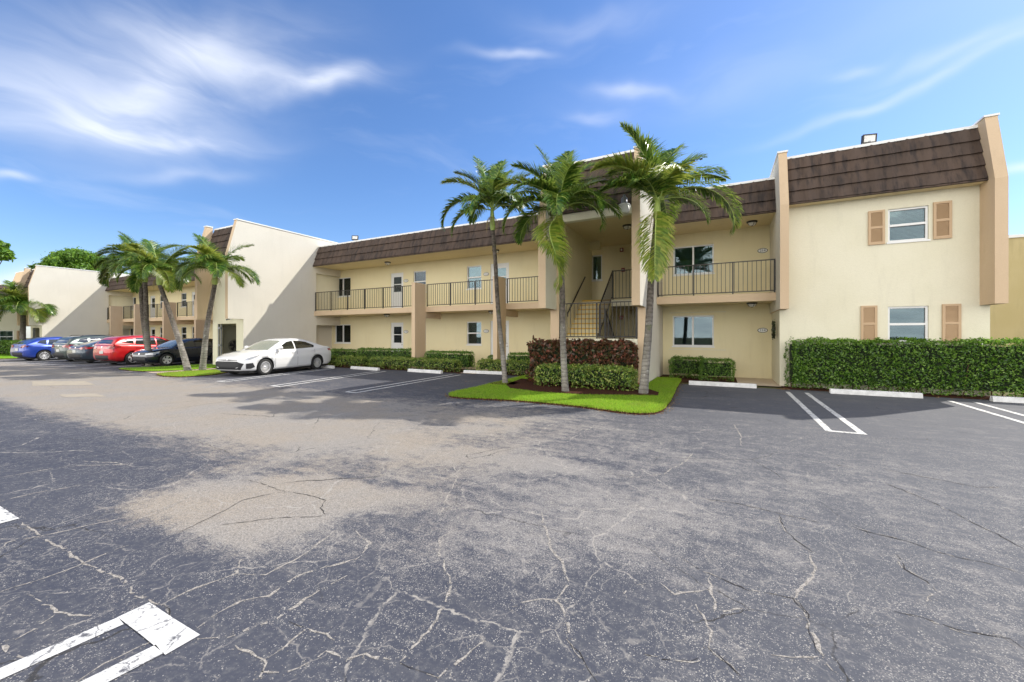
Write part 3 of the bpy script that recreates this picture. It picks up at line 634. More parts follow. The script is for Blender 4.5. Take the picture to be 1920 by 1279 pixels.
wall(wr, 16.6, -1.97, 1.6, 0, 5.42, [h[1:] for h in hr]); wr.build('wall', M['recess'], B)
for i, h in enumerate(hr): window(B, h[1:], 16.6, h[0], 'blind' if i == 0 else 'dark')
tr = MB()   # raised panel tracks of the storm shutters round the lower right window
tr.box(-1.75, .2, 16.575, 16.598, 2.38, 2.41); tr.box(-1.75, .2, 16.575, 16.598, .98, 1.01); tr.build('shutter_track', M['cream'], B)
# block at the right end
hb = [('hung', 4.08, 4.9, 4.08, 4.98), ('hung', 4.08, 4.9, 1.36, 2.32)]
wk = MB(); wall(wk, 14.5, 1.6, 6.03, 0, 5.6, [h[1:] for h in hb])
wk.add([(6.03, 14.5, 0), (6.03, 26, 0), (6.03, 26, 6.8), (6.03, 14.5, 5.6)], [(0, 1, 2, 3)])
wk.add([(1.6, 16.6, 0), (1.6, 14.5, 0), (1.6, 14.5, 5.6), (1.6, 16.6, 5.6)], [(0, 1, 2, 3)]); wk.build('wall', M['cream'], B)
for h in hb: window(B, h[1:], 14.5, h[0], 'blind')
for a, b, c, e in ((3.66, 4.01, 4.04, 4.98), (4.98, 5.33, 4.06, 5.03), (3.5, 3.85, 1.35, 2.36), (5.15, 5.5, 1.35, 2.35)): shutter(B, a, b, c, e, 14.5)
mansard(B, 1.76, 5.84, 14.16, 5.38, 14.58, 6.82, seed=1)
fin(B, 1.54, 1.755, 13.86, 17, sl='white'); fin(B, 5.845, 6.07, 13.86, 17)
MB().box(1.755, 5.845, 14.2, 14.5, 5.35, 5.38).build('soffit', M['soffit'], B)
# right balcony
balcony(B, -1.97, 1.54); railing(B, -1.95, 1.53, 14.9, 2.87, 3.92)
MB().box(-1.97, 1.54, 14.85, 16.6, 5.385, 5.42).build('soffit', M['soffit'], B)
mansard(B, -1.97, 1.54, 14.8, 5.38, 15.15, 6.47, seed=2)
# left balcony range
balcony(B, -20.1, -5.0)
for a, b in ((-20.06, -12.42), (-12.2, -8.17), (-7.95, -5.02)): railing(B, a, b, 14.9, 2.87, 3.92)
column(B, -12.42, -12.22); column(B, -8.16, -7.97)
MB().box(-20.1, -5.0, 14.85, 16.6, 5.385, 5.42).build('soffit', M['soffit'], B)
mansard(B, -20.1, -5.0, 14.8, 5.38, 15.15, 6.47, seed=3)
MB().box(-20.1, -5.0, 15.6, 17.4, 6.0, 6.3).box(-1.97, 1.54, 15.6, 17.4, 6.0, 6.3).build('roof', M['cap'], B)
# stair tower
fin(B, -5.05, -4.8, 11.55, 12.5, 2.38, sl='cream', sr='cream'); fin(B, -2.2, -1.972, 11.55, 12.5, 2.38, sl='cream', sr='white')
tw = MB(); tw.box(-2.2, -1.972, 12.5, 16.6, 0, 6.95); tw.m = [0]*6; tw.m[5] = 1; tw.m[2] = 2
tw.build('wall', [M['cream'], M['white'], M['peach']], B)
tw = MB(); tw.box(-5.02, -4.72, 12.5, 16.3, 0, 6.95); tw.m = [0]*6; tw.m[2] = 1; tw.build('wall', [M['recess'], M['peach']], B)
hw = [(-4.98, -4.52, 3.92, 5.02)]
tb = MB(); wall(tb, 17.2, -6.2, -1.97, 0, 5.36, hw); tb.box(-5.0, -4.3, 16.0, 16.25, 5.02, 5.355)
tb.build('wall', M['recess'], B); window(B, hw[0], 17.2, 'plain', 'curtain')
MB().box(-4.72, -2.2, 11.98, 12.2, 5.1, 5.34).build('beam', M['cream'], B)
MB().box(-4.8, -2.2, 12.2, 17.4, 5.345, 5.37).build('soffit', M['soffit'], B)
mansard(B, -4.8, -2.2, 11.9, 5.37, 12.35, 7.0, seed=4)
MB().box(-4.8, -2.2, 12.7, 17.4, 6.7, 6.9).build('roof', M['cap'], B)
# stairs
def stairmat():
    m, t, b = mat('stair_paint', (.5, .4, .2), .8); s = t.new('ShaderNodeSeparateXYZ'); t.put(s.inputs[0], t.pos())
    g = t.new('ShaderNodeNewGeometry'); s2 = t.new('ShaderNodeSeparateXYZ'); t.put(s2.inputs[0], g.outputs['Normal'])
    t.put(b.inputs['Base Color'], t.mix(t.sm(s2.outputs[2], .4, .6), (.62, .55, .36), (.62, .42, .07))); return m
M['stair'] = stairmat()
M['nosing'] = mat('yellow_step_paint', (.62, .40, .04), .7)[0]
st = MB(); nz = MB()
for i in range(8):
    z1 = 1.43+.18*(i+1); y = 13.35+.235*i
    st.box(-4.715, -3.66, y, y+.235, 1.2+.15*i, z1-.04); nz.box(-4.715, -3.66, y-.035, y+.2349, z1-.04, z1)
q = st.build('stair_flight', M['recess'], B); nz.build('step_tread', M['nosing'], q)
st = MB()
for i in range(8):
    z1 = 1.43-.18*(i+1); y = 13.35+.235*i
    st.box(-3.44, -2.205, y, y+.235, max(0, z1-.2), z1)
st.prism([(13.3, 1.43), (13.3, 1.1), (15.2, -.0), (15.5, 0)], 'x', -3.5, -3.441)
st.build('stair_flight', M['cream'], B)
MB().box(-4.715, -2.205, 12.46, 13.32, 1.24, 1.43).build('landing', M['cream'], B)
MB().box(-4.715, -2.205, 12.6, 12.7, 0, 1.239).build('wall', M['cream'], B)
MB().box(-4.715, -2.205, 15.23, 17.2, 2.63, 2.87).build('landing', M['cream'], B)
railing(B, -4.7, -2.22, 12.52, 1.43, 2.58, 1.3); railing(B, -3.62, -2.22, 15.28, 2.87, 3.98, 2)
def slope_rail(x, y0, z0, y1, z1, hgt=1.0):
    mb = MB(); mb.bar((x, y0, z0+hgt), (x, y1, z1+hgt), .028); mb.bar((x, y0, z0+.1), (x, y1, z1+.1), .02)
    n = 15
    for i in range(n+1):
        f = i/n; y = y0+(y1-y0)*f; z = z0+(z1-z0)*f; mb.box(x-.008, x+.008, y-.008, y+.008, z+.1, z+hgt)
    mb.box(x-.02, x+.02, y0-.02, y0+.02, z0, z0+hgt+.03); mb.box(x-.02, x+.02, y1-.02, y1+.02, z1, z1+hgt+.03)
    mb.build('railing', M['rail'], B)
slope_rail(-3.6, 13.35, 1.5, 15.22, 2.95); slope_rail(-3.4, 13.35, 1.4, 15.2, .05); slope_rail(-2.35, 13.35, 1.4, 15.2, .05)
mb = MB(); mb.bar((-4.66, 13.2, 2.3), (-4.66, 15.2, 3.8), .026); mb.bar((-4.66, 13.2, 2.3), (-4.66, 13.2, 2.18), .02)
for f in (.15, .85): mb.bar((-4.66, 13.2+2*f, 2.27+1.5*f), (-4.72, 13.2+2*f, 2.24+1.5*f), .012)
mb.build('handrail', M['rail'], B)
# ================================================================== left wing and range
W = empty('apartment_building', (0, 0, 0), label='long cream apartment range on the left behind the parked cars, with blank side walls', cat='building')
def side_wall(par, X):
    mb = MB(); x0 = X-.22
    mb.prism([(11.1, 0), (14.98, 0), (14.98, 6.95), (10.82, 6.95), (10.42, 5.3), (10.42, 2.3), (11.1, 2.3)], 'x', x0, X, 0)
    mb.m[0] = 1; mb.m[2:] = [2]*(len(mb.m)-2); mb.m[8] = 1
    mb.prism([(14.98, 5.0), (24, 5.0), (24, 6.95), (14.98, 6.95)], 'x', x0, X); mb.prism([(14.98, 2.1), (16.6, 2.1), (16.6, 2.87), (14.98, 2.87)], 'x', x0, X)
    mb.box(X-.85, X-.75, 14.98, 16.6, 0, 5.4); mb.box(X-.75, x0, 14.9, 14.98, 0, 5.4)
    o = mb.build('wall', [M['white'], M['cream'], M['peach']], par)
    MB().prism([(10.79, 6.953), (24, 6.953), (24, 7.0), (10.79, 7.0)], 'x', x0-.03, X+.03).build('cap_flashing', M['cap'], o)
def wing(par, X, det=True):
    side_wall(par, X); x1 = X-.22; x0 = X-2.66
    fin(par, x0-.22, x0, 10.42, 11.1, front='peach', sl='peach', sr='peach')
    a, b = X-2.22, X-.59
    mb = MB(); wall(mb, 11.1, x0, x1, 0, 6.6, [(a, b, 0, 2.1)], .2)
    mb.box(x0-.05, x0+.03, 11.3, 13.4, 0, 2.25); mb.box(x1-.05, x1, 11.3, 13.4, 0, 2.25); mb.box(x0-.05, x1, 13.4, 13.5, 0, 2.25); mb.box(x0, x1, 11.3, 13.4, 2.25, 2.36)
    mb.box(x0, x1, 11.35, 24, 2.37, 6.5); mb.box(x0-.2, x0-.06, 12.0, 24, 0, 6.5)
    mb.build('wall', M['cream'], par)
    mansard(par, x0, x1, 10.76, 5.38, 11.18, 6.82, seed=5)
    MB().box(x0+.035, x0+.08, 11.55, 13.2, 0, 2.05).build('door', M['greydoor'], par)
    g = MB(); g.box(a+.01, a+.05, 11.12, 11.16, .05, 2.08); g.box(a+.2, a+.24, 11.14, 11.18, .02, 2.08)
    for z in (.25, 1.0, 1.85): g.box(a+.01, a+.24, 11.1, 11.2, z, z+.07)
    g.build('gate', M['greymetal'], par)
wing(W, -20.1)
O_ = -27.4
wl = MB(); hs_ = []
ups = [('slider', -48.0, -46.7, 3.83, 4.95, 'curtain'), ('door', -44.0, -43.1, 2.87, 4.93), ('hung', -42.3, -41.4, 3.8, 4.93, 'curtain'), ('hung', -38.75, -37.9, 3.8, 4.93, 'half'), ('door', -37.1, -36.2, 2.87, 4.93), ('hung', -34.2, -33.4, 3.8, 4.93, 'curtain')]
los = [('slider', -48.0, -46.7, 1.07, 2.17, 'dark'), ('door', -44.0, -43.1, .02, 2.22), ('hung', -42.3, -41.4, 1.07, 2.2, 'curtain'), ('hung', -38.75, -37.9, 1.07, 2.2, 'curtain'), ('hung', -37.1, -36.25, 1.07, 2.2, 'curtain')]
wall(wl, 16.6, -48.1, -23.0, 0, 5.42, [h[1:5] for h in ups+los]); wl.box(-48, -23, 17.4, 26, 0, 6.3); wl.build('wall', M['recess'], W)
for h in ups+los:
    if h[0] == 'door': door(W, h[1:5], 16.6)
    else: window(W, h[1:5], 16.6, h[0], h[5])
sl = MB().box(-47.3, -23, 14.93, 16.6, 2.64, 2.86).build('balcony_slab', M['soffit'], W); MB().box(-47.3, -23, 14.85, 14.93, 2.62, 2.87).build('fascia', M['peach'], sl)
cols = (-44.2, -39.85, -35.35, -31.0, -26.7)
px = -47.28
for c in cols:
    railing(W, px, c-.2, 14.9, 2.87, 3.92); column(W, c-.2, c+.02); px = c+.02
MB().box(-47.3, -23, 14.85, 16.6, 5.385, 5.42).build('soffit', M['soffit'], W)
mansard(W, -47.3, -23, 14.8, 5.38, 15.15, 6.47, seed=6)
MB().box(-47.3, -23, 15.6, 17.4, 6.0, 6.3).build('roof', M['cap'], W)
wing(W, -47.3)
T90 = Matrix.Translation((-48.05, 0, 0)) @ Matrix.Rotation(R(90), 4, 'Z')   # local -Y faces +X
window(W, (15.1, 15.9, 2.95, 4.95), -.05, 'plain', 'dark', T90); window(W, (15.1, 15.9, .1, 2.1), -.05, 'plain', 'dark', T90)
# far building closing the court on the left, its windows face the camera
F_ = empty('apartment_building', (0, 0, 0), label='cream apartment building at the far left edge with peach louvred shutters, behind the left palm', cat='building')
XF = -51.8; T9 = Matrix.Translation((XF, 0, 0)) @ Matrix.Rotation(R(90), 4, 'Z')
hf = [(9.85, 10.6, 3.5, 4.4), (6.0, 6.8, 3.5, 4.4), (9.85, 10.6, .9, 1.9), (6.0, 6.8, .9, 1.9), (2, 2.8, 3.5, 4.4)]
q = MB(); wall(q, 0, -6, 11.0, 0, 5.2, hf); o = q.build('wall', M['cream'], F_); o.matrix_world = T9
for h in hf: window(F_, h, 0, 'hung', 'curtain', T9); shutter(F_, h[0]-.45, h[0]-.08, h[2], h[3], 0, T9)
shutter(F_, 10.75, 11.0, .9, 1.9, 0, T9)
mansard(F_, -6, 10.9, -.3, 4.95, .1, 5.6, T9, seed=7)
MB().box(-70, XF-.2, -6, 11.0, 0, 5.1).box(-70, XF-.4, -6, 11.0, 5.1, 5.5).box(-70, XF-.3, 11.0, 11.2, 0, 5.3).build('wall', M['cream'], F_)
fin(F_, XF-3, XF-.3, 10.9, 12.5, 2.3, front='peach', sl='cream', sr='white')
# pale building beyond the right end
G_ = empty('apartment_building', (0, 0, 0), label='plain yellowish building wall seen beyond the right end of the main building', cat='building')
q = MB(); q.box(6.6, 26, 20.0, 30, 0, 4.85); q.build('wall', M['olive'], G_)
MB().box(6.55, 26.1, 19.95, 30.1, 4.852, 4.95).build('roof_flashing', M['cap'], G_)
# ================================================================== fittings on the building
def ceil_light(x, y, z, label):
    o = MB().lathe([(0, 0), (.16, 0), (.165, -.03), (.13, -.05), (.0, -.05)], 16).build('ceiling_light', M['rail']); o.location = (x, y, z)
    MB().lathe([(.12, -.05), (.105, -.11), (.06, -.14), (0, -.145)], 16).build('lamp_shade', M['fluor'], o)
    g = MB()
    for k in range(4):
        a = k*math.pi/2+.4; g.tube([(.14*math.cos(a), .14*math.sin(a), -.04), (.118*math.cos(a), .118*math.sin(a), -.11), (0, 0, -.155)], .008, 5)
    g.build('cage', M['rail'], o); tag(o, label, 'ceiling light', 'dark flush ceiling lights under the soffits')
for x, y, z, l in ((.96, 15.8, 5.384, 'dark ceiling light under the roof soffit above the right balcony'), (.96, 15.8, 2.639, 'dark ceiling light under the right balcony, above the small trimmed hedge'),
                   (-15.54, 15.8, 5.384, 'dark ceiling light above the long left balcony near the white door'), (-15.6, 15.8, 2.639, 'dark ceiling light under the long left balcony, above the ground floor white door'),
                   (-9.0, 15.8, 5.384, 'dark ceiling light above the balcony beside the left front palm trunk'), (-9.15, 15.7, 2.639, 'small dark ceiling light under the balcony next to the second column'),
                   (-2.85, 14.2, 5.343, 'dark ceiling light inside the top of the stair tower'), (-43.6, 15.8, 5.384, 'small ceiling light over the far left balcony range')): ceil_light(x, y, z, l)
def sign(x, z, txt, label, y=16.598):
    mb = MB(); n = 28; a, b = .155, .085
    mb.prism([(a*math.cos(2*math.pi*i/n), b*math.sin(2*math.pi*i/n)) for i in range(n)], 'y', -.012, 0)
    o = mb.build('unit_sign', M['signrim']); o.location = (x, y, z)
    mb = MB(); a, b = .135, .068; mb.prism([(a*math.cos(2*math.pi*i/n), b*math.sin(2*math.pi*i/n)) for i in range(n)], 'y', -.016, -.0125)
    mb.build('plate', M['cap'], o)
    cu = bpy.data.curves.new('t', 'FONT'); cu.body = txt; cu.size = .12; cu.align_x = 'CENTER'; cu.align_y = 'CENTER'; cu.extrude = .001
    to = bpy.data.objects.new('t', cu); COL.objects.link(to)
    me = bpy.data.meshes.new_from_object(to.evaluated_get(bpy.context.evaluated_depsgraph_get())); bpy.data.objects.remove(to)
    me.transform(Matrix.Translation((0, -.018, 0)) @ Matrix.Rotation(R(90), 4, 'X')); me.materials.clear(); me.materials.append(M['signrim'])
    to = bpy.data.objects.new('number', me); COL.objects.link(to); to.parent = o
    tag(o, label, 'sign', 'oval unit number signs by the doors')
M['signrim'] = mat('sign_black', (.06, .055, .05), .5)[0]
sign(1.33, 4.51, '214', 'oval unit number sign above the right balcony railing'); sign(1.33, 1.71, '114', 'oval unit number sign beside the green wreath on the ground floor right')
sign(-15.0, 4.46, '210', 'oval unit number sign beside the upper white door of the long left balcony'); sign(-9.98, 4.47, '212', 'oval unit number sign on the upper floor just left of the left front palm trunk')
sign(-15.0, 1.72, '110', 'oval unit number sign beside the ground floor white door left of the first column'); sign(-9.98, 1.73, '112', 'oval unit number sign beside the ground floor window left of the second column')
def floodlight(x, y, z, rz, label, tilt=35):
    o = empty('floodlight', (x, y, z), rz, label=label, cat='floodlight', group='floodlights on the roof edge'); o.scale = (.8,)*3
    m = Matrix.Translation((0, 0, .2)) @ Matrix.Rotation(R(-tilt), 4, 'X')
    b = MB(); b.box(-.2, .2, -.02, .09, -.14, .14); b.box(-.21, .21, -.045, -.02, -.15, -.115); b.box(-.21, .21, -.045, -.02, .115, .15); b.box(-.21, -.175, -.045, -.02, -.115, .115); b.box(.175, .21, -.045, -.02, -.115, .115)
    for k in range(7): b.box(-.16+k*.05, -.15+k*.05, .09, .13, -.11, .11)
    q = b.build('housing', M['rail'], o); q.data.transform(m)
    q = MB().box(-.175, .175, -.028, -.021, -.115, .115).build('lens', M['fluor'], o); q.data.transform(m)
    MB().box(-.04, .04, -.02, .06, 0, .12).box(-.1, .1, -.06, .1, -.02, 0).build('bracket', M['greymetal'], o)
floodlight(3.75, 14.75, 6.94, R(14), 'floodlight on the roof edge of the right hand block', -8)
floodlight(-17.4, 15.3, 6.6, R(30), 'smaller floodlight on the long roof edge near the blank side wall', 15)
yl = empty('yard_light', (-2.33, 11.2, 4.97), label='grey yard light with a ribbed white globe hanging beside the stair tower fin', cat='outdoor lamp')
MB().lathe([(0, .42), (.035, .42), (.035, .36), (.06, .35), (.085, .32), (.085, .18), (.1, .16)], 20).tube([(0, 0, .38), (0, .1, .4), (0, .21, .36)], .02, 8).build('housing', M['greymetal'], yl)
def globe_m():
    m, t, b = mat('ribbed_globe', (.78, .78, .74), .25); s = t.new('ShaderNodeSeparateXYZ'); t.put(s.inputs[0], t.obj())
    t.put(b.inputs['Normal'], t.bump(t.m('SINE', t.m('MULTIPLY', s.outputs[2], 260)), .6, .01)); return m
M['globe'] = globe_m()
MB().lathe([(.09, .175), (.155, .15), (.165, .11), (.16, .05), (.14, -.04), (.12, -.08), (.11, -.085), (0, -.09)], 24).build('lamp_shade', M['globe'], yl)
def alarm(x, y, z, label, cat, strobe):
    o = MB().box(-.07, .07, -.06, 0, -.08, .08).build('fire_alarm', M['red']); o.location = (x, y, z); tag(o, label, cat, 'red fire alarm boxes in the stair tower')
    if strobe: MB().box(-.035, .035, -.075, -.0605, -.045, .045).build('strobe', M['cap'], o)
    else: MB().box(-.05, .05, -.075, -.0605, -.02, .01).build('pull_handle', M['cap'], o)
alarm(-3.68, 17.198, 5.13, 'red fire alarm strobe high on the stair tower back wall', 'fire alarm', True)
alarm(-3.62, 17.198, 4.28, 'red fire alarm pull box at railing height on the upper stair landing wall', 'fire alarm', False)
alarm(-3.7, 17.198, 2.28, 'red fire alarm pull box low on the wall behind the stair rails', 'fire alarm', False)
# wreath on the side wall by the right hand ground floor unit
def leaf_shell(P, Nn, size, seed, asp=.5, tilt=.8, curl=.15):
    rng = np.random.default_rng(seed); n = len(P)
    Nn = Nn+rng.normal(0, tilt, (n, 3)); Nn /= np.linalg.norm(Nn, axis=1)[:, None]
    a = rng.normal(0, 1, (n, 3)); T_ = np.cross(Nn, a); T_ /= np.linalg.norm(T_, axis=1)[:, None]; Bn = np.cross(Nn, T_)
    s = size*rng.uniform(.6, 1.35, n)[:, None]; V = np.zeros((n, 4, 3))
    V[:, 0] = P-T_*s; V[:, 2] = P+T_*s-Nn*s*curl; V[:, 1] = P+Bn*s*asp+Nn*s*.1; V[:, 3] = P-Bn*s*asp+Nn*s*.1
    return V
M['darkleaf'] = leafmat('wreath_leaf', [(.02, .035, .01), (.04, .06, .02), (.03, .02, .01)], .1)
rng = np.random.default_rng(5); n = 260; a = rng.uniform(0, 6.283, n); rr = .2+rng.normal(0, .035, n)
Pw = np.stack([rng.uniform(-.06, .0, n), rr*np.cos(a)*.8, rr*np.sin(a)*1.15], 1); Nw = np.stack([-np.ones(n), np.cos(a), np.sin(a)], 1)
o = quads('wreath', leaf_shell(Pw, Nw, .04, 6), M['darkleaf']); o.location = (1.53, 15.05, 1.71); tag(o, 'dark green leafy wreath hanging at the right end of the ground floor recess', 'wreath')
# round fan and camera at the wing portal
o = empty('floor_fan', (-22.62, 12.05, .98), R(90), label='round dark fan standing in the open portal of the left wing', cat='fan')
g = MB(); 
for r_ in (.12, .2, .27, .32): g.tube([(r_*math.cos(a), -.06, r_*math.sin(a)) for a in np.linspace(0, 6.2832, 25)], .008, 5)
for k in range(16):
    a = k*math.pi/8; g.bar((.05*math.cos(a), -.08, .05*math.sin(a)), (.32*math.cos(a), -.05, .32*math.sin(a)), .006)
g.build('guard', M['rail'], o)
g = MB()
for k in range(5):
    a = k*2*math.pi/5; g.add([(.03*math.cos(a-.3), -.04, .03*math.sin(a-.3)), (.28*math.cos(a-.05), -.05, .28*math.sin(a-.05)), (.28*math.cos(a+.7), -.02, .28*math.sin(a+.7)), (.04*math.cos(a+.9), -.02, .04*math.sin(a+.9))], [(0, 1, 2, 3)])
g.lathe([(0, -.09), (.06, -.08), (.07, -.02)], 14, axis='y').build('blade', M['dark'], o)
MB().bar((0, -.03, -.32), (0, -.03, -.94), .02).lathe([(.22, -.96), (.22, -.975)], 20, (0, -.03, 0)).box(-.2, .2, -.06, 0, -.979, -.96).build('stand', M['dark'], o)
o = empty('security_camera', (-21.15, 11.1, 2.32), label='small dark and white security camera over the left wing portal', cat='camera')
MB().box(-.05, .05, -.04, 0, -.05, .06).build('mount', M['cap'], o); MB().tube([(0, -.04, .02), (.02, -.2, -.04)], .035, 10).build('camera_body', M['greymetal'], o); MB().tube([(.02, -.2, -.04), (.022, -.215, -.045)], .03, 10).build('lens', M['dark'], o)

# ================================================================== hedges and shrubs
def hedge(name, x0, x1, y0, y1, h, size, dens, m, label, cat='hedge', seed=0, lump=.05, group=None, z0=.02, rot=0, m2=None, bare=.0, top_m=None, tilt=.8, grp=None):
    rng = np.random.default_rng(seed); lx, ly = x1-x0, y1-y0
    root = empty(name, ((x0+x1)/2, (y0+y1)/2, 0), rot); tag(root, label, cat, grp)
    hx, hy = lx/2, ly/2
    areas = [lx*h, lx*h*.6, ly*h, ly*h, lx*ly*1.2]; P, Nn = [], []
    for k, A in enumerate(areas):
        n = int(A*dens); u, v = rng.random(n), rng.random(n)
        if k == 0: p = np.stack([-hx+u*lx, np.full(n, -hy), v*h], 1); nn = (0, -1, .15)
        if k == 1: p = np.stack([-hx+u*lx, np.full(n, hy), v*h], 1); nn = (0, 1, .15)
        if k == 2: p = np.stack([np.full(n, -hx), -hy+u*ly, v*h], 1); nn = (-1, 0, .15)
        if k == 3: p = np.stack([np.full(n, hx), -hy+u*ly, v*h], 1); nn = (1, 0, .15)
        if k == 4: p = np.stack([-hx+u*lx, -hy+v*ly, np.full(n, h)], 1); nn = (0, 0, 1)
        P.append(p); Nn.append(np.tile(nn, (n, 1)))
    P, Nn = np.concatenate(P), np.concatenate(Nn).astype(float)
    f = lambda s_: np.sin(P[:, 0]*s_*1.3+seed)*np.cos(P[:, 1]*s_*1.7+2*seed)*np.sin(P[:, 2]*s_*1.1+1.3*seed+P[:, 0]*s_*.6)
    inn = lump*(f(5)+.7*f(11)+.35*f(23))-np.abs(rng.normal(0, .035, len(P)))+rng.random(len(P))**8*.06
    # round the corners
    ez = np.clip((P[:, 2]-(h-.14))/.14, 0, 1); c = 1-.10*ez**2/max(hx, .3); P[:, 0] *= c; P[:, 1] *= 1-.10*ez**2/max(hy, .25)
    ex = np.clip((np.abs(P[:, 0])-(hx-.14))/.14, 0, 1)*np.clip((np.abs(P[:, 1])-(hy-.14))/.14, 0, 1); P[:, :2] *= (1-.05*ex)[:, None]
    P += Nn*inn[:, None]; lo = P[:, 2] < .14; P[:, 2] = np.maximum(P[:, 2], .03)
    keep = ~(lo & (rng.random(len(P)) < .5))
    if bare: 
        g_ = f(3.1)+.5*f(7.3); keep &= ~((g_ > .38) & (rng.random(len(P)) < bare))
    P, Nn = P[keep], Nn[keep]; P[:, 2] += z0
    V = leaf_shell(P, Nn, size, seed+1, tilt=tilt)
    if m2:
        sel = rng.random(len(P)) < m2[1]; quads('foliage', V[~sel], m, root); quads('foliage', V[sel], m2[0], root)
    elif top_m is not None:
        sel = (P[:, 2] > h-.03) & (rng.random(len(P)) < .6); quads('foliage', V[~sel], m, root); quads('new_growth', V[sel], top_m, root)
    else: quads('foliage', V, m, root)
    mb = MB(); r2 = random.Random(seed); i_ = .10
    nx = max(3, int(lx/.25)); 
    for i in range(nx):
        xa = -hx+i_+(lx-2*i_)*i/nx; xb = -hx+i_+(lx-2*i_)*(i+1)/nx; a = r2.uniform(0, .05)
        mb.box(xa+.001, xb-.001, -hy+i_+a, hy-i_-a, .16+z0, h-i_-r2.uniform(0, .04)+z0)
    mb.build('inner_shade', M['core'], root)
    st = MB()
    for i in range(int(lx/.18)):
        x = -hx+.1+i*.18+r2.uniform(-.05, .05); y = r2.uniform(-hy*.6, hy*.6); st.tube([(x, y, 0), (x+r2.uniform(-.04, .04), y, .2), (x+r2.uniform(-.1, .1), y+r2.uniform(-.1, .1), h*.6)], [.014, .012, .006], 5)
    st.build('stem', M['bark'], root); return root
hedge('hedge', 1.72, 20, 13.98, 14.44, 1.38, .030, 1500, M['hedge'], 'tall clipped ficus hedge along the right hand block, below the shuttered window', seed=3, lump=.075, top_m=M['hedgetop'], bare=.7, tilt=1.1)
GH = 'low clipped dark green hedges by the walls'
hedge('hedge', -1.62, -.42, 15.35, 15.95, .72, .026, 1300, M['hedge'], 'left half of the small clipped hedge under the lower right window, set further back', seed=4, lump=.05, grp=GH)
hedge('hedge', -.62, .42, 14.85, 15.35, .72, .026, 1300, M['hedge'], 'rounded end of the small clipped hedge beside the sidewalk under the right window', seed=5, lump=.03, grp=GH)
for i, (a, b, h, l) in enumerate(((-18.3, -16.35, .78, 'low dark green hedge behind the tail of the white sedan'), (-16.1, -12.35, .86, 'low dark green hedge under the ground floor white door, left of the first column'), (-11.8, -9.35, .8, 'low dark green hedge just right of the first column'), (-8.5, -8.2, .68, 'narrow dark green hedge left of the second column'), (-7.6, -5.2, .8, 'low dark green hedge between the second column and the red shrubs'))):
    hedge('hedge', a, b, 14.15, 14.7, h, .03, 900, M['hedge'], l, seed=10+i, lump=.03, grp=GH)
GV = 'variegated light green low hedges'
for i, (a, b, y0, y1, h, l) in enumerate(((-18.0, -16.75, 13.2, 13.75, .5, 'light green shrub at the rear bumper of the white sedan'), (-16.55, -14.75, 13.35, 13.9, .48, 'light green shrub clump second from the sedan'), (-14.5, -9.55, 13.45, 14.0, .5, 'long light green variegated hedge behind the wheel stops'), (-8.75, -6.0, 13.7, 14.15, .52, 'light green variegated hedge behind the left front palm trunk'))):
    hedge('hedge', a, b, y0, y1, h, .035, 750, M['varieg'], l, seed=20+i, lump=.06, grp=GV, tilt=1)
hedge('hedge', -4.85, -2.0, 10.75, 11.4, .6, .032, 1050, M['varieg'], 'light green variegated hedge on the grass island in front of the copper shrubs', seed=30, lump=.06, grp=GV, z0=.06, tilt=1)
hedge('copperleaf_shrub', -5.45, -2.2, 11.6, 12.4, 1.28, .055, 620, M['croton'], 'dark red and green copperleaf shrubs below the stair tower railing', 'shrub', seed=31, lump=.1, z0=.05, tilt=1.1)
hedge('hedge', -58, -44, 9.4, 10.6, 1.05, .07, 120, M['hedge'], 'dark green hedge at the far left behind the blue car', seed=40, lump=.06)

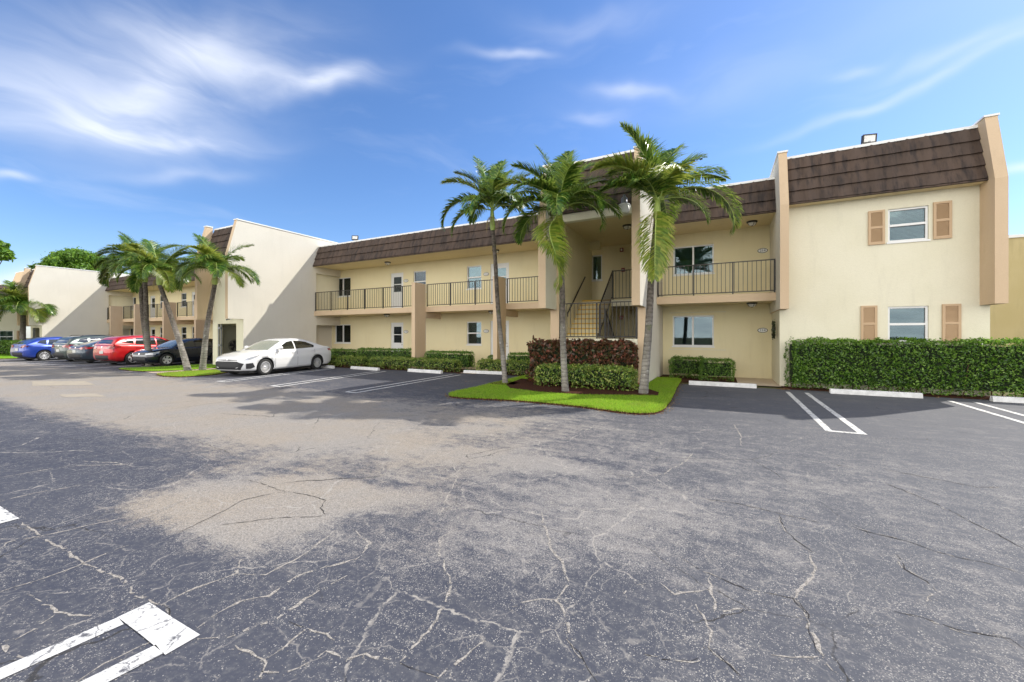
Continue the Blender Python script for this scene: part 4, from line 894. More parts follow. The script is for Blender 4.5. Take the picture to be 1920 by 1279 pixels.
# ================================================================== palms
def frond_mesh(root, az, e0, L, droop, seed, lw=.42, twist=0, bend=0):
    """curved rachis with two ranks of hanging leaflets; returns leaflet quads and the rachis path"""
    rng = np.random.default_rng(seed); K = 26; s = np.linspace(0, 1, K)
    ang = np.radians(e0-droop*s**1.25); azz = np.radians(az+bend*s)
    dx = np.cos(ang)*np.cos(azz); dy = np.cos(ang)*np.sin(azz); dz = np.sin(ang)
    T_ = np.stack([dx, dy, dz], 1); path = np.array(root)+np.concatenate([[[0, 0, 0]], np.cumsum((T_[1:]+T_[:-1])/2*L/(K-1), 0)])
    nl = int(L*64); V = []
    for side in (-1, 1):
        ss = np.linspace(.13, .995, nl)+rng.normal(0, .004, nl); ss = np.clip(ss, .1, 1)
        p = np.stack([np.interp(ss, s, path[:, i]) for i in range(3)], 1); tg = np.stack([np.interp(ss, s, T_[:, i]) for i in range(3)], 1)
        sd = np.cross(tg, [0, 0, 1.0]); sd[np.linalg.norm(sd, axis=1) < .05] = (math.sin(math.radians(az)), -math.cos(math.radians(az)), 0); sd /= np.linalg.norm(sd, axis=1)[:, None]
        up = np.cross(sd, tg)
        ln = lw*np.sin(np.clip(ss*1.02, 0, 1)**.75*math.pi*.93+.12)**.6*rng.uniform(.75, 1.12, nl); ln = np.maximum(ln, .12)
        fwd = .45+.75*ss**2
        d0 = side*sd+tg*fwd[:, None]+up*rng.uniform(.05, .55, nl)[:, None]; d0 /= np.linalg.norm(d0, axis=1)[:, None]
        q = p; w0 = .023*rng.uniform(.8, 1.2, nl)
        grav = rng.uniform(.12, .5, nl) if e0 > 60 else rng.uniform(.35, .95, nl)
        pts = [p]; dd = d0.copy()
        for st in range(3):
            q = q+dd*(ln/3)[:, None]; pts.append(q); dd = dd+np.array([0, 0, -1.0])*(grav*(.45+.3*st))[:, None]; dd /= np.linalg.norm(dd, axis=1)[:, None]
        wv = np.cross(d0, up); wv /= np.linalg.norm(wv, axis=1)[:, None]; wv = wv*.6+tg*.6; wv /= np.linalg.norm(wv, axis=1)[:, None]
        ws = [.55, 1, .8, .12]
        for k in range(3):
            a_, b_ = pts[k], pts[k+1]; wa = (w0*ws[k])[:, None]*wv; wb_ = (w0*ws[k+1])[:, None]*wv
            V.append(np.stack([a_-wa, a_+wa, b_+wb_, b_-wb_], 1))
    return np.concatenate(V), path
def mk_frond(par, root, args, seed, m, scale=1):
    az, e0, L, dr = args[:4]; L *= 1.08; dr *= .95 if e0 > 50 else 1.12; V, path = frond_mesh(root, az, e0, L, dr, seed, lw=.60*scale, bend=args[4] if len(args) > 4 else 0)
    o = quads('frond', V, m, par)
    MB().tube([tuple(p) for p in path[::2]], [.022*scale*(1-.85*i/len(path[::2])) for i in range(len(path[::2]))], 5).build('rachis', M['shaft'], o)
    return o
FW = math.degrees(math.atan2(.4586, .8886))   # horizontal direction that points to the photo's right
def palm(base, top, lean, fronds, label, r0=.15, r1=.085, shaft=.62, scale=1, z0=.06, swell=1.25, name='palm_tree', grp=None):
    """base/top are trunk ends; fronds: list of (azimuth relative to the facade's screen-right, e0, length, droop[, bend])"""
    root = empty(name, (base[0], base[1], 0), label=label, cat='palm tree', group=grp)
    dx, dy, h = top[0]-base[0], top[1]-base[1], top[2]; K = 22; pts, rad = [], []
    for i in range(K+1):
        s = i/K; c = s+lean*s*(1-s)
        pts.append((dx*c+.012*math.sin(9*s+base[0]), dy*c+.012*math.cos(7*s), z0-.08+(h-z0+.08)*s))
        rad.append((r0*(1+(swell-1)*math.exp(-s*14))*(1-s)+r1*s)*(1+.025*math.sin(i*2.3+base[0])))
    cut = int(K*.62)
    def ringed(P_, R_):
        q, r_ = [], []
        for i in range(len(P_)-1):
            for j in range(4):
                f = j/4; q.append(tuple(Vector(P_[i]).lerp(Vector(P_[i+1]), f))); r_.append((R_[i]*(1-f)+R_[i+1]*f)*(1+(.035 if j == 0 else 0)))
        return q+[P_[-1]], r_+[R_[-1]]
    q, r_ = ringed(pts[:cut+1], rad[:cut+1]); MB().tube(q, r_, 14).build('trunk', M['trunk'], root)
    q, r_ = ringed(pts[cut:], rad[cut:]); MB().tube(q, r_, 14).build('upper_trunk', M['trunk'], root)
    tx, ty = pts[-1][0], pts[-1][1]; ux, uy = tx-pts[-3][0], ty-pts[-3][1]
    S = [(tx+ux*k*.6, ty+uy*k*.6, h+shaft*k) for k in (0, .15, .45, .8, 1, 1.15)]
    MB().tube(S, [r1*1.05, r1*1.4, r1*1.25, r1*.95, r1*.65, r1*.25], 14).build('crownshaft', M['shaft'], root)
    cr = S[4]
    for i, f in enumerate(fronds):
        rr = (cr[0]+.03*math.cos(i), cr[1]+.03*math.sin(i), cr[2]-.16*((i*7) % 5)/5)
        g = (f[0]+FW, f[1], f[2]*.93)+tuple(f[3:]); mk_frond(root, rr, g, hash((round(base[0], 2), i)) % 9999, M['palmyellow'] if (f[1] < -20 or i % 7 == 5) else M['palm'], scale)
    # flower stalks and dry strands under the crown
    mb = MB(); rg = random.Random(int(base[0]*10))
    for k in range(26):
        a = rg.uniform(0, 6.28); L = rg.uniform(.2, .5); mb.tube([(cr[0], cr[1], cr[2]-.25), (cr[0]+.14*math.cos(a), cr[1]+.14*math.sin(a), cr[2]-.3-L*.3), (cr[0]+.2*math.cos(a), cr[1]+.2*math.sin(a), cr[2]-.3-L)], [.006, .005, .003], 3)
    mb.build('flower_stalk', M['drystalk'], root)
    return root
M['drystalk'] = mat('dry_stalk', (.35, .28, .12), .8)[0]
PC = [(100, 86, 2.0, 40), (20, 68, 2.0, 60), (150, 70, 2.1, 70), (172, 84, 2.15, 42), (40, 80, 2.1, 55), (178, 66, 2.0, 100), (165, 48, 1.7, 75), (12, 56, 2.25, 80), (-6, 38, 2.65, 128), (-115, -66, 2.0, 22), (200, 45, 1.3, 60), (90, 62, 2.1, 80), (-85, 60, 1.5, 105), (130, 70, 2.0, 80), (-130, 50, 1.2, 70), (60, 40, 1.9, 100), (-30, 15, 1.5, 90)]
PB = [(60, 86, 1.9, 40), (170, 70, 1.9, 60), (10, 62, 1.9, 70), (150, 85, 1.95, 35), (30, 72, 2.0, 50), (170, 55, 2.0, 85), (185, 35, 2.1, 120), (5, 48, 1.9, 100), (-20, 30, 1.6, 120), (-130, -45, 1.2, 52), (-80, 66, 1.6, 95), (-100, 40, 1.5, 120), (90, 60, 1.9, 70), (110, 78, 2.0, 60), (210, 60, 1.8, 120), (60, 66, 1.8, 80), (-45, 50, 1.7, 120), (140, 30, 1.8, 110)]
PA = [(60, 86, 1.8, 40), (170, 70, 1.8, 60), (10, 55, 1.8, 75), (140, 84, 1.9, 35), (20, 68, 1.9, 55), (175, 58, 1.9, 75), (182, 38, 2.2, 125), (0, 40, 2.0, 105), (-15, 20, 1.8, 125), (190, 10, 1.7, 90), (-80, 60, 1.5, 100), (-120, 35, 1.6, 115), (90, 62, 1.9, 80), (60, 78, 1.9, 55), (-50, 45, 1.6, 110), (120, 45, 1.8, 100)]
GP = 'palms on the front grass island'
palm((-5.9, 10.94), (-6.38, 11.0, 4.85), .1, PA, 'left of the three front palms, slim trunk in front of the balcony railing', .076, .06, .75, .92, grp=GP)
pb = palm((-3.63, 10.08), (-3.78, 10.1, 4.38), .2, PB, 'middle of the three front palms, pale trunk before the light green hedge', .086, .064, .55, .92, grp=GP)
mk_frond(pb, (-.15, -.05, 4.7), (-150+FW, -35, 2.25, 58, 175), 77, M['palmyellow'], .95)
palm((-1.73, 10.65), (-1.42, 10.62, 4.45), -.1, PC, 'right of the three front palms, thick mossy trunk beside the white tower wall', .104, .068, .5, 1.02, grp=GP)
GM = 'palms beside the black hatchback'
PM = [(172, 80, 2.0, 50), (30, 70, 2.1, 60), (178, 50, 2.3, 105), (185, 25, 2.2, 110), (5, 40, 2.3, 110), (-10, 15, 2.1, 100), (-80, 55, 1.9, 110), (-120, 40, 1.9, 115), (90, 60, 2.1, 80), (60, 40, 2.0, 100), (-50, 40, 1.9, 115), (130, 60, 2.1, 90), (-100, 75, 1.8, 90), (200, 65, 2.0, 110)]
palm((-25.75, 9.7), (-26.6, 9.6, 4.3), .2, PM, 'leftmost palm of the pair with trunks touching before the black hatchback', .125, .085, .7, 1.15, .05, grp=GM)
palm((-25.3, 9.5), (-25.75, 9.5, 4.2), .1, [(a+25, b, c, e) for a, b, c, e in PM], 'right palm of the touching pair before the black hatchback', .125, .085, .75, 1.15, .05, grp=GM)
palm((-19.95, 8.8), (-22.2, 8.7, 3.75), -.25, [(a-20, b, c*.9, e) for a, b, c, e in PM], 'leaning palm whose trunk slants up to the left beside the small yellowish lawn', .115, .08, .6, 1.05, .05, grp=GM)
palm((-19.6, 9.15), (-18.75, 9.2, 3.65), -.3, [(a, b, c*.88, e) for a, b, c, e in PM[:4]]+[(3, 32, 2.1, 95), (-8, 5, 1.5, 70)]+[(a, b, c*.85, e) for a, b, c, e in PM[6:]], 'leaning palm whose trunk slants up to the right before the blank side wall', .115, .08, .6, 1.05, .05, grp=GM)
GL = 'palms at the far left'
palm((-49.5, 10.6), (-48.6, 10.4, 3.1), .4, [(a, b, c*1.15, e) for a, b, c, e in PM], 'far left palm with a crooked trunk in front of the shuttered building', .2, .14, .7, 1.7, .05, grp=GL)
palm((-43.0, 7.6), (-46.5, 7.2, 3.3), .1, [(a, b, c, e) for a, b, c, e in PM], 'palm with a slanted pale trunk at the very left edge, crown out of the photo', .2, .13, .6, 1.2, .05, grp=GL)
# ================================================================== broadleaf trees
def tree(x, y, r, h, zc, label, seed, dens=2600, name='tree', squash=.75, ls=.13):
    root = empty(name, (x, y, 0), label=label, cat='tree'); rng = np.random.default_rng(seed); rg = random.Random(seed)
    br = MB(); br.tube([(0, 0, -.1), (.1, .05, zc*.3), (.05, 0, zc*.55)], [r*.09, r*.07, r*.06], 10)
    C = []
    for k in range(90):
        a = rg.uniform(0, 6.28); e = rg.uniform(-.25, 1.35); q = rg.uniform(.55, .95)*r
        c = Vector((math.cos(a)*math.cos(e)*q, math.sin(a)*math.cos(e)*q, zc+math.sin(e)*q*squash)); C.append((c, rg.uniform(.10, .22)*r))
        if k % 6 == 0: br.tube([(.05, 0, zc*.5), tuple(c*.5+Vector((0, 0, zc*.3))), tuple(c)], [r*.04, r*.025, r*.01], 6)
    br.build('trunk', M['bark'], root); P, Nn = [], []
    for c, q in C:
        n = int(dens*q*q/(r*r)*4); v = rng.normal(0, 1, (n, 3)); v /= np.linalg.norm(v, axis=1)[:, None]
        rad = q*(1+rng.normal(-.1, .28, n)); P.append(np.array(c)+v*rad[:, None]*np.array([1, 1, .75])); Nn.append(v+np.array([0, 0, .5]))
    quads('crown', leaf_shell(np.concatenate(P), np.concatenate(Nn), ls, seed, .45, .6), M['tree'], root)
    return root
tree(-62, 17.6, 3.9, 12, 7.6, 'round bright green tree rising behind the far white side wall', 8, 9000, squash=.75, ls=.13)
tree(-59.5, 10.3, 1.8, 9, 9.0, 'feathery tree crown cut off by the left edge of the photo', 9, 2600, ls=.2)
tree(-95, 16, 4, 9, 6.0, 'distant dark tree low on the skyline at the far left', 12, 2000, ls=.3)

# ------------------------------------------------------------------ fallen leaves and crumbs along the kerbs and beds
rng = np.random.default_rng(77); P = []
def edge_scatter(poly, n, sd):
    k = len(poly); i = rng.integers(0, k, n); f = rng.random(n)[:, None]; a = np.array(poly)[i]; b = np.array(poly)[(i+1) % k]
    q = a*(1-f)+b*f+rng.normal(0, sd, (n, 2)); P.append(np.column_stack([q, np.full(n, .01)]))
edge_scatter(o1, 2600, .07); edge_scatter(o2, 500, .06); edge_scatter([(1.6, 13.7), (20, 13.6), (20, 13.62), (1.6, 13.72)], 900, .06); edge_scatter([(-9.3, 13.4), (-20, 13.0), (-20, 13.02), (-9.3, 13.42)], 500, .06)
q = np.column_stack([rng.uniform(-9, -4.5, 60), rng.uniform(7.2, 12, 60), np.full(60, .01)]); P.append(q)
P = np.concatenate(P); zz = np.array([inside(a, b, o1) for a, b in P[:, :2]]); P[zz, 2] = .03
M['litter'] = leafmat('dry_leaf', [(.1, .05, .02), (.2, .11, .04), (.3, .2, .09), (.07, .04, .02)], .1, .7)
tag(quads('leaf_litter', leaf_shell(P, np.tile((0, 0, 1.), (len(P), 1)), .022, 3, .45, .35), M['litter']), 'dry brown leaf litter along the island rim and planting beds', 'leaf litter', kind='stuff')
# ================================================================== cars
import bmesh
def paint(name, c, metal=.0, rough=.28): return mat(name, c, rough, metal, coat=1)[0]
M['tyre'] = mat('tyre_rubber', (.018, .018, .018), .8)[0]
M['rim'] = mat('alloy_rim', (.7, .7, .71), .35, .5)[0]
M['carglass'] = mat('tinted_glass', (.012, .016, .016), .04, coat=1, spec=.8)[0]
M['screen'] = mat('windscreen_glass', (.16, .19, .15), .06, coat=1, spec=.8)[0]
M['lampc'] = mat('clear_lamp', (.5, .52, .55), .08, .3, coat=1)[0]
M['lampr'] = mat('tail_lamp', (.28, .008, .01), .1, coat=1)[0]
M['plate'] = mat('licence_plate', (.62, .63, .6), .4)[0]
M['gap'] = mat('panel_gap', (.01, .01, .01), .8)[0]
def car(loc, rz, label, p, pm, scale=1.0, group=None, name='parked_car'):
    root = empty(name, (loc[0], loc[1], .0), rz, label=label, cat='car', group=group); root.scale = (scale,)*3
    L, W = p['L'], p['W']; tx = np.array(sorted(p['top'])); rx = np.array(sorted(p['roof']))
    top = lambda x: float(np.interp(x, tx[:, 0], tx[:, 1])); roof = lambda x: float(np.interp(x, rx[:, 0], rx[:, 1]))
    def sm_(f, x, w_=.07): return (f(x-w_)+2*f(x)+f(x+w_))/4
    pl = np.array([(-L/2, .80), (-L/2+.06, .87), (-L/2+.25, .95), (-L/2+.8, 1), (L/2-1.0, 1), (L/2-.45, .95), (L/2-.18, .86), (L/2-.05, .74), (L/2, .66)])
    bt = np.array([(-L/2, .42), (-L/2+.05, .30), (-L/2+.3, .21), (0, .18), (L/2-.4, .19), (L/2-.08, .22), (L/2, .34)])
    X = sorted(set([-L/2, -L/2+.03, -L/2+.08, L/2-.03, L/2-.08]+list(np.linspace(-L/2, L/2, 46))))
    V, rows = [], []
    for x in X:
        w_ = W/2*np.interp(x, pl[:, 0], pl[:, 1]); zb = np.interp(x, bt[:, 0], bt[:, 1]); zt = sm_(top, x) if abs(x) < L/2-.1 else top(x); h = zt-zb
        sec = [(0, zb), (.75*w_, zb), (.93*w_, zb+.03), (.975*w_, zb+.1*h+.03), (.985*w_, zb+.3*h), (1.0*w_, zb+.52*h), (.995*w_, zb+.68*h), (.955*w_, zb+.82*h), (.95*w_, zt-.045*h), (.90*w_, zt), (.55*w_, zt+.025), (0, zt+.035)]
        r = []
        for y, z in sec: V.append((x, y, z)); r.append(len(V)-1)
        for y, z in sec[-2:0:-1]: V.append((x, -y, z)); r.append(len(V)-1)
        rows.append(r)
    n = len(rows[0]); F = [(a[j], a[(j+1) % n], b[(j+1) % n], b[j]) for a, b in zip(rows, rows[1:]) for j in range(n)]
    F += [tuple(rows[0][::-1]), tuple(rows[-1])]
    hb, hr, H = W/2*.90, W/2*.66, rx[:, 1].max()
    zb0 = top(0)
    def hw(z): return hb+(hr-hb)*max(0, min(1, (z-zb0)/(H-zb0)))**1.15
    V2, rows2 = [], []
    for x in np.linspace(rx[0, 0], rx[-1, 0], 40):
        zb = sm_(top, x)-.03; zr = max(sm_(roof, x), zb+.004); r = []
        k = [(hw(zb), zb), (hw((zb+zr)/2), (zb+zr)/2), (hw(zr)+.0, zb+(zr-zb)*.9), (hw(zr)-.05, zr-.004), (hw(zr)*.6, zr+.022), (0, zr+.03)]
        for y, z in k: V2.append((x, y, z)); r.append(len(V2)-1)
        for y, z in k[-2::-1]: V2.append((x, -y, z)); r.append(len(V2)-1)
        rows2.append(r)
    n2 = len(rows2[0]); F2 = [(a[j], a[j+1], b[j+1], b[j]) for a, b in zip(rows2, rows2[1:]) for j in range(n2-1)]+[tuple(rows2[0]), tuple(rows2[-1][::-1])]
    tree_ = BVHTree.FromPolygons(V+V2, F+[tuple(i+len(V) for i in f) for f in F2])
    b = MB(); b.add(V, F, 0, True); body = b.build('body', [pm, M['gap']], root)
    bm = bmesh.new(); bm.from_mesh(body.data); bmesh.ops.recalc_face_normals(bm, faces=bm.faces); bm.to_mesh(body.data); bm.free()
    wr = p['wr']; wx = (p['fx'], p['rx']); ct = MB()
    for x in wx:
        for s in (-1, 1): 
            k = [(x+(wr+.055)*math.cos(a), wr+(wr+.055)*math.sin(a)) for a in np.linspace(0, 2*math.pi, 29)[:-1]]
            ct.prism(k, 'y', s*(W/2-.28), s*(W/2+.2))
    c = ct.build('cut', M['gap']); bm = bmesh.new(); bm.from_mesh(c.data); bmesh.ops.recalc_face_normals(bm, faces=bm.faces); bm.to_mesh(c.data); bm.free()
    c.location = root.location; c.rotation_euler = root.rotation_euler; c.scale = root.scale
    md = body.modifiers.new('b', 'BOOLEAN'); md.object = c; md.operation = 'DIFFERENCE'; md.solver = 'EXACT'
    bpy.context.view_layer.update()
    me = bpy.data.meshes.new_from_object(body.evaluated_get(bpy.context.evaluated_depsgraph_get())); body.modifiers.clear()
    if len(me.polygons) > 100: body.data = me
    bpy.data.objects.remove(c)
    for f in body.data.polygons:
        cc = f.center
        for x in wx:
            if math.hypot(cc.x-x, cc.z-wr) < wr+.062 and abs(cc.y) < W/2*1.01 and (math.hypot(cc.x-x, cc.z-wr) < wr+.03 or abs(f.normal.y) < .3): f.material_index = 1
    b = MB(); b.add(V2, F2, 0, True); cab = b.build('roof', pm, root)
    bm = bmesh.new(); bm.from_mesh(cab.data); bmesh.ops.recalc_face_normals(bm, faces=bm.faces); bm.to_mesh(cab.data); bm.free()
    def patch(nm, poly, face, m, off=.006, par=None, cuts=5, thick=0):
        ax = {'s': lambda u, v: ((u, 3, v), (0, -1, 0)), 'S': lambda u, v: ((u, -3, v), (0, 1, 0)), 'f': lambda u, v: ((4, u, v), (-1, 0, 0)), 'r': lambda u, v: ((-4, u, v), (1, 0, 0)), 't': lambda u, v: ((u, v, 4), (0, 0, -1))}[face]
        bm = bmesh.new(); vs = [bm.verts.new((u, v, 0)) for u, v in poly]; bm.faces.new(vs); bmesh.ops.triangulate(bm, faces=bm.faces)
        if cuts: bmesh.ops.subdivide_edges(bm, edges=bm.edges, cuts=cuts, use_grid_fill=True)
        bm.verts.ensure_lookup_table()
        for v in bm.verts:
            o_, d_ = ax(v.co.x, v.co.y); o_ = Vector(o_); d_ = Vector(d_)
            h = tree_.ray_cast(o_, d_)
            if h[0] is None:
                q = tree_.find_nearest(Vector((max(-L/2, min(L/2, o_.x)), max(-W/2, min(W/2, o_.y)), min(o_.z, H)))); v.co = q[0]
            else: v.co = h[0]-d_*off
        bmesh.ops.remove_doubles(bm, verts=bm.verts, dist=1e-5)
        me = bpy.data.meshes.new(nm); bm.to_mesh(me); bm.free(); me.materials.append(m)
        for f in me.polygons: f.use_smooth = True
        o = bpy.data.objects.new(nm, me); COL.objects.link(o); o.parent = par or root
        return o
    for w_ in p['side']:
        for fc in 'sS': patch('side_window', w_, fc, M['carglass'], .005)
    for nm, pl_, fc, mt in p['patch']:
        patch(nm, pl_, fc, M[mt] if mt != 'body' else pm, .012 if mt in ('lampc', 'lampr', 'plate', 'chrome') else .008)
    patch('windscreen', p['ws'], 't', p.get('wsm') or M['screen'], .006)
    patch('rear_window', p['rw'], 't', M['carglass'], .006)
    for x in p['seams']:
        z0, z1 = .3, top(x)-.03
        for fc in 'sS': patch('door_gap', [(x-.005, z0), (x+.005, z0), (x+.005, z1), (x-.005, z1)], fc, M['gap'], .004, cuts=3)
    for x in p['handles']:
        for s in (-1, 1):
            h = tree_.ray_cast(Vector((x, 3*s, top(x)-.13)), Vector((0, -s, 0)))[0]
            MB().tube([(x-.09, h.y+s*.004, h.z), (x-.07, h.y+s*.03, h.z), (x+.07, h.y+s*.03, h.z), (x+.09, h.y+s*.004, h.z)], .012, 6).build('door_handle', pm, root)
    mx = p['mirror']
    for s in (-1, 1):
        y0 = hw(top(mx)+.06)
        m_ = MB(); m_.tube([(mx, s*(y0-.03), top(mx)+.03), (mx, s*(y0+.1), top(mx)+.06)], .02, 6)
        m_.lathe([(0, .07), (.05, .06), (.075, .02), (.078, -.04), (.06, -.05), (0, -.05)], 12, (mx, s*(y0+.14), top(mx)+.09), 'x')
        o = m_.build('mirror', pm, root); o.data.transform(Matrix.Translation((0, s*(y0+.14), 0)) @ Matrix.Scale(1.25, 4, (0, 1, 0)) @ Matrix.Translation((0, -s*(y0+.14), 0)))
    if p.get('rails'):
        for s in (-1, 1): MB().tube([(x, s*(hw(roof(x))-.04), roof(x)+z) for x, z in ((-1.5, .0), (-1.35, .06), (0, .07), (.25, .02))], .016, 6).build('roof_rail', M['dark'], root)
    MB().box(-L/2+.3, L/2-.3, -W/2+.15, W/2-.15, .14, .2).build('underbody', M['gap'], root)
    for x in wx:
        for s in (-1, 1):
            yc = s*(W/2-.12)
            o = MB().lathe([(0, -.06*s), (wr*.3, -.06*s), (wr*.66, -.04*s), (wr*.66, .03*s)], 24, (x, yc, wr), 'y').build('wheel', M['gap'], root)
            MB().lathe([(wr*.66, -.09), (wr*.86, -.105), (wr*.97, -.09), (wr, -.06), (wr, .06), (wr*.97, .09), (wr*.86, .105), (wr*.66, .09)], 32, (x, yc, wr), 'y').build('tyre', M['tyre'], o)
            r_ = MB(); r_.lathe([(wr*.61, .085*s), (wr*.67, .095*s), (wr*.70, .08*s), (wr*.66, 0)], 32, (x, yc, wr), 'y')
            ns = p['spokes']
            for k in range(ns):
                a = 2*math.pi*k/ns+.2
                for da in (-.10, .10):
                    a2 = a+da*1.6; tw_ = p.get('twist', 0)
                    q0 = Vector((x+wr*.12*math.cos(a+da), yc+s*.055, wr+wr*.12*math.sin(a+da))); q1 = Vector((x+wr*.64*math.cos(a2+tw_), yc+s*.085, wr+wr*.64*math.sin(a2+tw_)))
                    tn = Vector((-math.sin(a2), 0, math.cos(a2))); wd = wr*p.get('spw', .045)*1.15
                    r_.add([q0-tn*wd, q0+tn*wd, q1+tn*wd*1.2, q1-tn*wd*1.2, q0-tn*wd-Vector((0, s*.03, 0)), q0+tn*wd-Vector((0, s*.03, 0)), q1+tn*wd*1.2-Vector((0, s*.03, 0)), q1-tn*wd*1.2-Vector((0, s*.03, 0))], [(0, 1, 2, 3), (0, 4, 5, 1), (1, 5, 6, 2), (2, 6, 7, 3), (3, 7, 4, 0)])
            r_.lathe([(0, .065*s), (wr*.13, .06*s), (wr*.17, .03*s)], 14, (x, yc, wr), 'y'); r_.build('rim', M['rim'], o)
    return root
def mir(poly): return [(-a, b) for a, b in poly]
SEDAN = dict(L=4.65, W=1.80, wr=.325, fx=1.42, rx=-1.28, spokes=10, spw=.03, mirror=.78, seams=(.98, -.14, -1.12), handles=(.05, -.98),
    top=[(2.325, .60), (2.29, .70), (2.15, .765), (1.8, .86), (1.4, .93), (1.05, .97), (0, .98), (-1.2, 1.03), (-1.6, 1.06), (-2.05, 1.06), (-2.2, 1.03), (-2.28, .95), (-2.325, .8)],
    roof=[(1.2, .93), (.75, 1.17), (.35, 1.355), (.1, 1.41), (-.35, 1.435), (-.8, 1.40), (-1.2, 1.28), (-1.6, 1.13), (-1.9, 1.04)],
    side=[[(.82, 1.0), (.5, 1.18), (.24, 1.30), (-.06, 1.345), (-.06, 1.0)], [(-.13, 1.0), (-.13, 1.35), (-.45, 1.335), (-.8, 1.28), (-1.18, 1.13), (-1.14, 1.04)]],
    ws=[(1.12, -.62), (1.17, 0), (1.12, .62), (.42, .52), (.40, 0), (.42, -.52)], rw=[(-.98, -.5), (-.98, .5), (-1.65, .6), (-1.65, -.6)],
    patch=[('grille', [(-.62, .27), (-.72, .50), (-.5, .585), (.5, .585), (.72, .50), (.62, .27)], 'f', 'dark'), ('upper_grille', [(-.5, .625), (-.5, .64), (0, .655), (.5, .64), (.5, .625), (0, .61)], 'f', 'dark'),
           ('badge', [(.05*math.cos(a), .665+.035*math.sin(a)) for a in np.linspace(0, 5.8, 14)], 'f', 'chrome'),
           ('headlight', [(2.22, .63), (2.12, .70), (1.78, .80), (1.62, .83), (1.8, .73), (2.05, .64)], 's', 'lampc'), ('headlight', [(2.22, .63), (2.12, .70), (1.78, .80), (1.62, .83), (1.8, .73), (2.05, .64)], 'S', 'lampc'),
           ('fog_light_recess', [(2.16, .30), (2.17, .5), (1.95, .52), (1.86, .36), (2.0, .3)], 's', 'dark'), ('fog_light_recess', [(2.16, .30), (2.17, .5), (1.95, .52), (1.86, .36), (2.0, .3)], 'S', 'dark'),
           ('bumper_lip', [(-.75, .245), (-.75, .262), (.75, .262), (.75, .245)], 'f', 'body'),
           ('tail_light', [(-2.2, .98), (-1.92, .95), (-2.0, .88), (-2.28, .83), (-2.3, .92)], 's', 'lampr'), ('tail_light', [(-2.2, .98), (-1.92, .95), (-2.0, .88), (-2.28, .83), (-2.3, .92)], 'S', 'lampr'),
           ('tail_light', [(.45, .8), (.45, .93), (.8, .95), (.85, .82)], 'r', 'lampr'), ('tail_light', [(-.45, .8), (-.45, .93), (-.8, .95), (-.85, .82)], 'r', 'lampr'), ('licence_plate', [(-.16, .6), (.16, .6), (.16, .75), (-.16, .75)], 'r', 'plate')])
def rear_pack(zl, w1=.82, zp=.72, zs=.55):
    out = []
    for s in (-1, 1): out.append(('tail_light', [(s*.42, zl), (s*.42, zl+.12), (s*w1, zl+.2), (s*(w1+.04), zl+.02)], 'r', 'lampr'))
    out += [('licence_plate', [(-.16, zp-.08), (.16, zp-.08), (.16, zp+.08), (-.16, zp+.08)], 'r', 'plate'), ('lower_bumper', [(-.8, .28), (.8, .28), (.84, zs), (-.84, zs)], 'r', 'dark'), ('badge', [(.05*math.cos(a), zl+.1+.04*math.sin(a)) for a in np.linspace(0, 5.8, 12)], 'r', 'chrome')]
    return out
SUV = dict(L=4.5, W=1.84, wr=.35, fx=1.38, rx=-1.3, spokes=5, spw=.07, mirror=.8, seams=(.95, -.15, -1.15), handles=(.02, -1.0),
    top=[(2.25, .70), (2.2, .86), (2.0, .96), (1.5, 1.03), (1.05, 1.06), (0, 1.07), (-1.3, 1.12), (-2.0, 1.14), (-2.17, 1.1), (-2.25, .9)],
    roof=[(1.15, 1.03), (.8, 1.24), (.4, 1.47), (.1, 1.57), (-.5, 1.63), (-1.2, 1.60), (-1.75, 1.53), (-1.95, 1.42), (-2.17, 1.10)],
    side=[[(.75, 1.1), (.42, 1.34), (.2, 1.46), (-.08, 1.51), (-.08, 1.1)], [(-.14, 1.1), (-.14, 1.52), (-1.05, 1.51), (-1.15, 1.14)], [(-1.22, 1.16), (-1.2, 1.48), (-1.55, 1.42), (-1.75, 1.25)]],
    ws=[(1.06, -.62), (1.1, 0), (1.06, .62), (.45, .52), (.43, 0), (.45, -.52)], rw=[(-1.98, -.52), (-1.98, .52), (-2.15, .62), (-2.15, -.62)],
    patch=[('headlight', [(2.15, .76), (2.1, .86), (1.75, .93), (1.8, .84)], 's', 'lampc'), ('headlight', [(2.15, .76), (2.1, .86), (1.75, .93), (1.8, .84)], 'S', 'lampc'), ('grille', [(-.6, .5), (-.62, .78), (.62, .78), (.6, .5)], 'f', 'dark'),
           ('sill_cladding', [(.95, .2), (.95, .33), (-.85, .33), (-.85, .2)], 's', 'dark'), ('sill_cladding', [(.95, .2), (.95, .33), (-.85, .33), (-.85, .2)], 'S', 'dark'),
           ('tail_light', [(-2.2, 1.08), (-1.8, 1.05), (-1.85, .98), (-2.22, .88)], 's', 'lampr'), ('tail_light', [(-2.2, 1.08), (-1.8, 1.05), (-1.85, .98), (-2.22, .88)], 'S', 'lampr')]+rear_pack(.9))
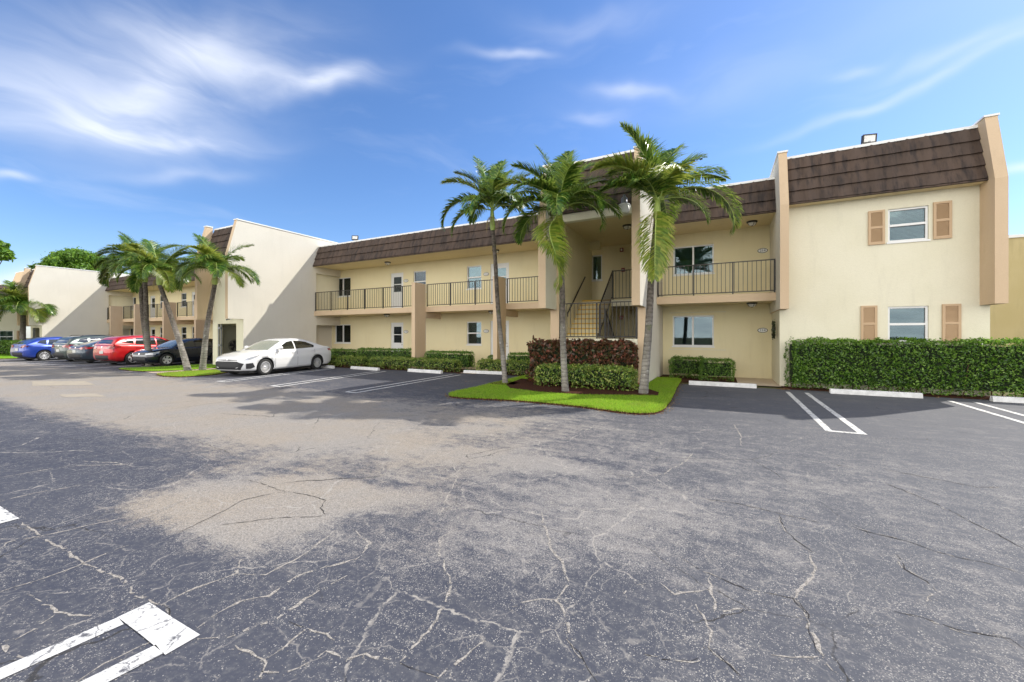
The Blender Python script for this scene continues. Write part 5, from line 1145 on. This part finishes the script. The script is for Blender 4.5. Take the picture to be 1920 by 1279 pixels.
HATCH = dict(L=4.28, W=1.79, wr=.325, fx=1.34, rx=-1.29, spokes=5, spw=.085, twist=.35, mirror=.72, seams=(.9, -.18, -1.1), handles=(0, -.98),
    top=[(2.14, .58), (2.1, .72), (1.9, .82), (1.4, .91), (1.0, .95), (0, .96), (-1.2, .99), (-1.9, 1.02), (-2.06, 1.0), (-2.14, .8)],
    roof=[(1.12, .93), (.7, 1.16), (.3, 1.36), (0, 1.42), (-.5, 1.46), (-1.2, 1.43), (-1.7, 1.36), (-1.88, 1.26), (-2.06, 1.0)],
    side=[[(.72, .99), (.4, 1.19), (.14, 1.31), (-.1, 1.35), (-.1, .99)], [(-.16, .99), (-.16, 1.36), (-1.0, 1.34), (-1.1, 1.02)], [(-1.16, 1.03), (-1.12, 1.33), (-1.4, 1.28), (-1.6, 1.12)]],
    ws=[(1.02, -.62), (1.06, 0), (1.02, .62), (.38, .52), (.36, 0), (.38, -.52)], rw=[(-1.9, -.5), (-1.9, .5), (-2.04, .6), (-2.04, -.6)],
    patch=[('headlight', [(2.08, .62), (2.02, .72), (1.65, .8), (1.7, .7)], 's', 'lampc'), ('headlight', [(2.08, .62), (2.02, .72), (1.65, .8), (1.7, .7)], 'S', 'lampc'), ('headlight', [(.46, .62), (.5, .7), (.8, .72), (.8, .62)], 'f', 'lampc'), ('headlight', [(-.46, .62), (-.5, .7), (-.8, .72), (-.8, .62)], 'f', 'lampc'),
           ('grille', [(-.45, .63), (-.45, .69), (.45, .69), (.45, .63)], 'f', 'dark'), ('lower_grille', [(-.65, .28), (-.6, .48), (.6, .48), (.65, .28)], 'f', 'dark'), ('badge', [(.05*math.cos(a), .66+.045*math.sin(a)) for a in np.linspace(0, 5.8, 14)], 'f', 'chrome')]+rear_pack(.84))
FAST = dict(SEDAN); FAST['L'] = 4.7
FAST.update(spokes=5, spw=.07, patch=[('tail_light', [(-2.2, .96), (-1.85, .95), (-2.0, .87), (-2.28, .84)], 's', 'lampr'), ('tail_light', [(-2.2, .96), (-1.85, .95), (-2.0, .87), (-2.28, .84)], 'S', 'lampr')]+rear_pack(.82)+[('light_bar', [(-.42, .88), (.42, .88), (.42, .91), (-.42, .91)], 'r', 'lampr')],
    roof=[(1.2, .93), (.75, 1.17), (.35, 1.355), (.1, 1.41), (-.35, 1.44), (-.8, 1.42), (-1.2, 1.34), (-1.7, 1.18), (-2.1, 1.03)], rw=[(-1.1, -.5), (-1.1, .5), (-1.95, .62), (-1.95, -.62)])
HCX = dict(HATCH); HCX.update(spokes=8, spw=.035, roof=[(1.12, .93), (.7, 1.16), (.3, 1.38), (0, 1.46), (-.5, 1.5), (-1.1, 1.46), (-1.6, 1.32), (-1.95, 1.1), (-2.06, 1.0)])
P_ = dict(white=paint('white_car_paint', (.72, .72, .71)), red=paint('red_car_paint', (.52, .012, .015), .25), blue=paint('blue_car_paint', (.02, .055, .33), .3), navy=paint('black_car_paint', (.006, .009, .018), .2, .2), teal=paint('dark_teal_car_paint', (.035, .055, .075), .5), grey=paint('grey_green_car_paint', (.06, .08, .07), .4))
def place(P, front, ang, L): return None
GC = 'cars parked nose in at the left'
# heading: angle of the car's front, measured from +X
car((-16.6, 10.6), R(-90+10), 'white sedan parked nose out beside the blank cream side wall', SEDAN, P_['white'], .97, 'cars parked along the building')
car((-25.55, 11.05), R(-90+9), 'black hatchback parked nose out behind the palm trunks', HATCH, P_['navy'], .93, 'cars parked along the building')
car((-28.15, 10.6), R(90+9), 'bright red crossover parked nose in beside the black hatchback', SUV, P_['red'], .93, 'cars parked along the building')
car((-31.0, 10.5), R(90+9), 'dark teal fastback parked nose in beside the red crossover', FAST, P_['teal'], .93, 'cars parked along the building')
car((-33.7, 10.5), R(90+9), 'grey green estate car with roof rails parked between blue hatchback and teal fastback', dict(SUV, rails=True), P_['grey'], .93, 'cars parked along the building')
car((-36.9, 9.6), R(90+9), 'blue hatchback parked nose in, leftmost of the cars', HCX, P_['blue'], .95, 'cars parked along the building')
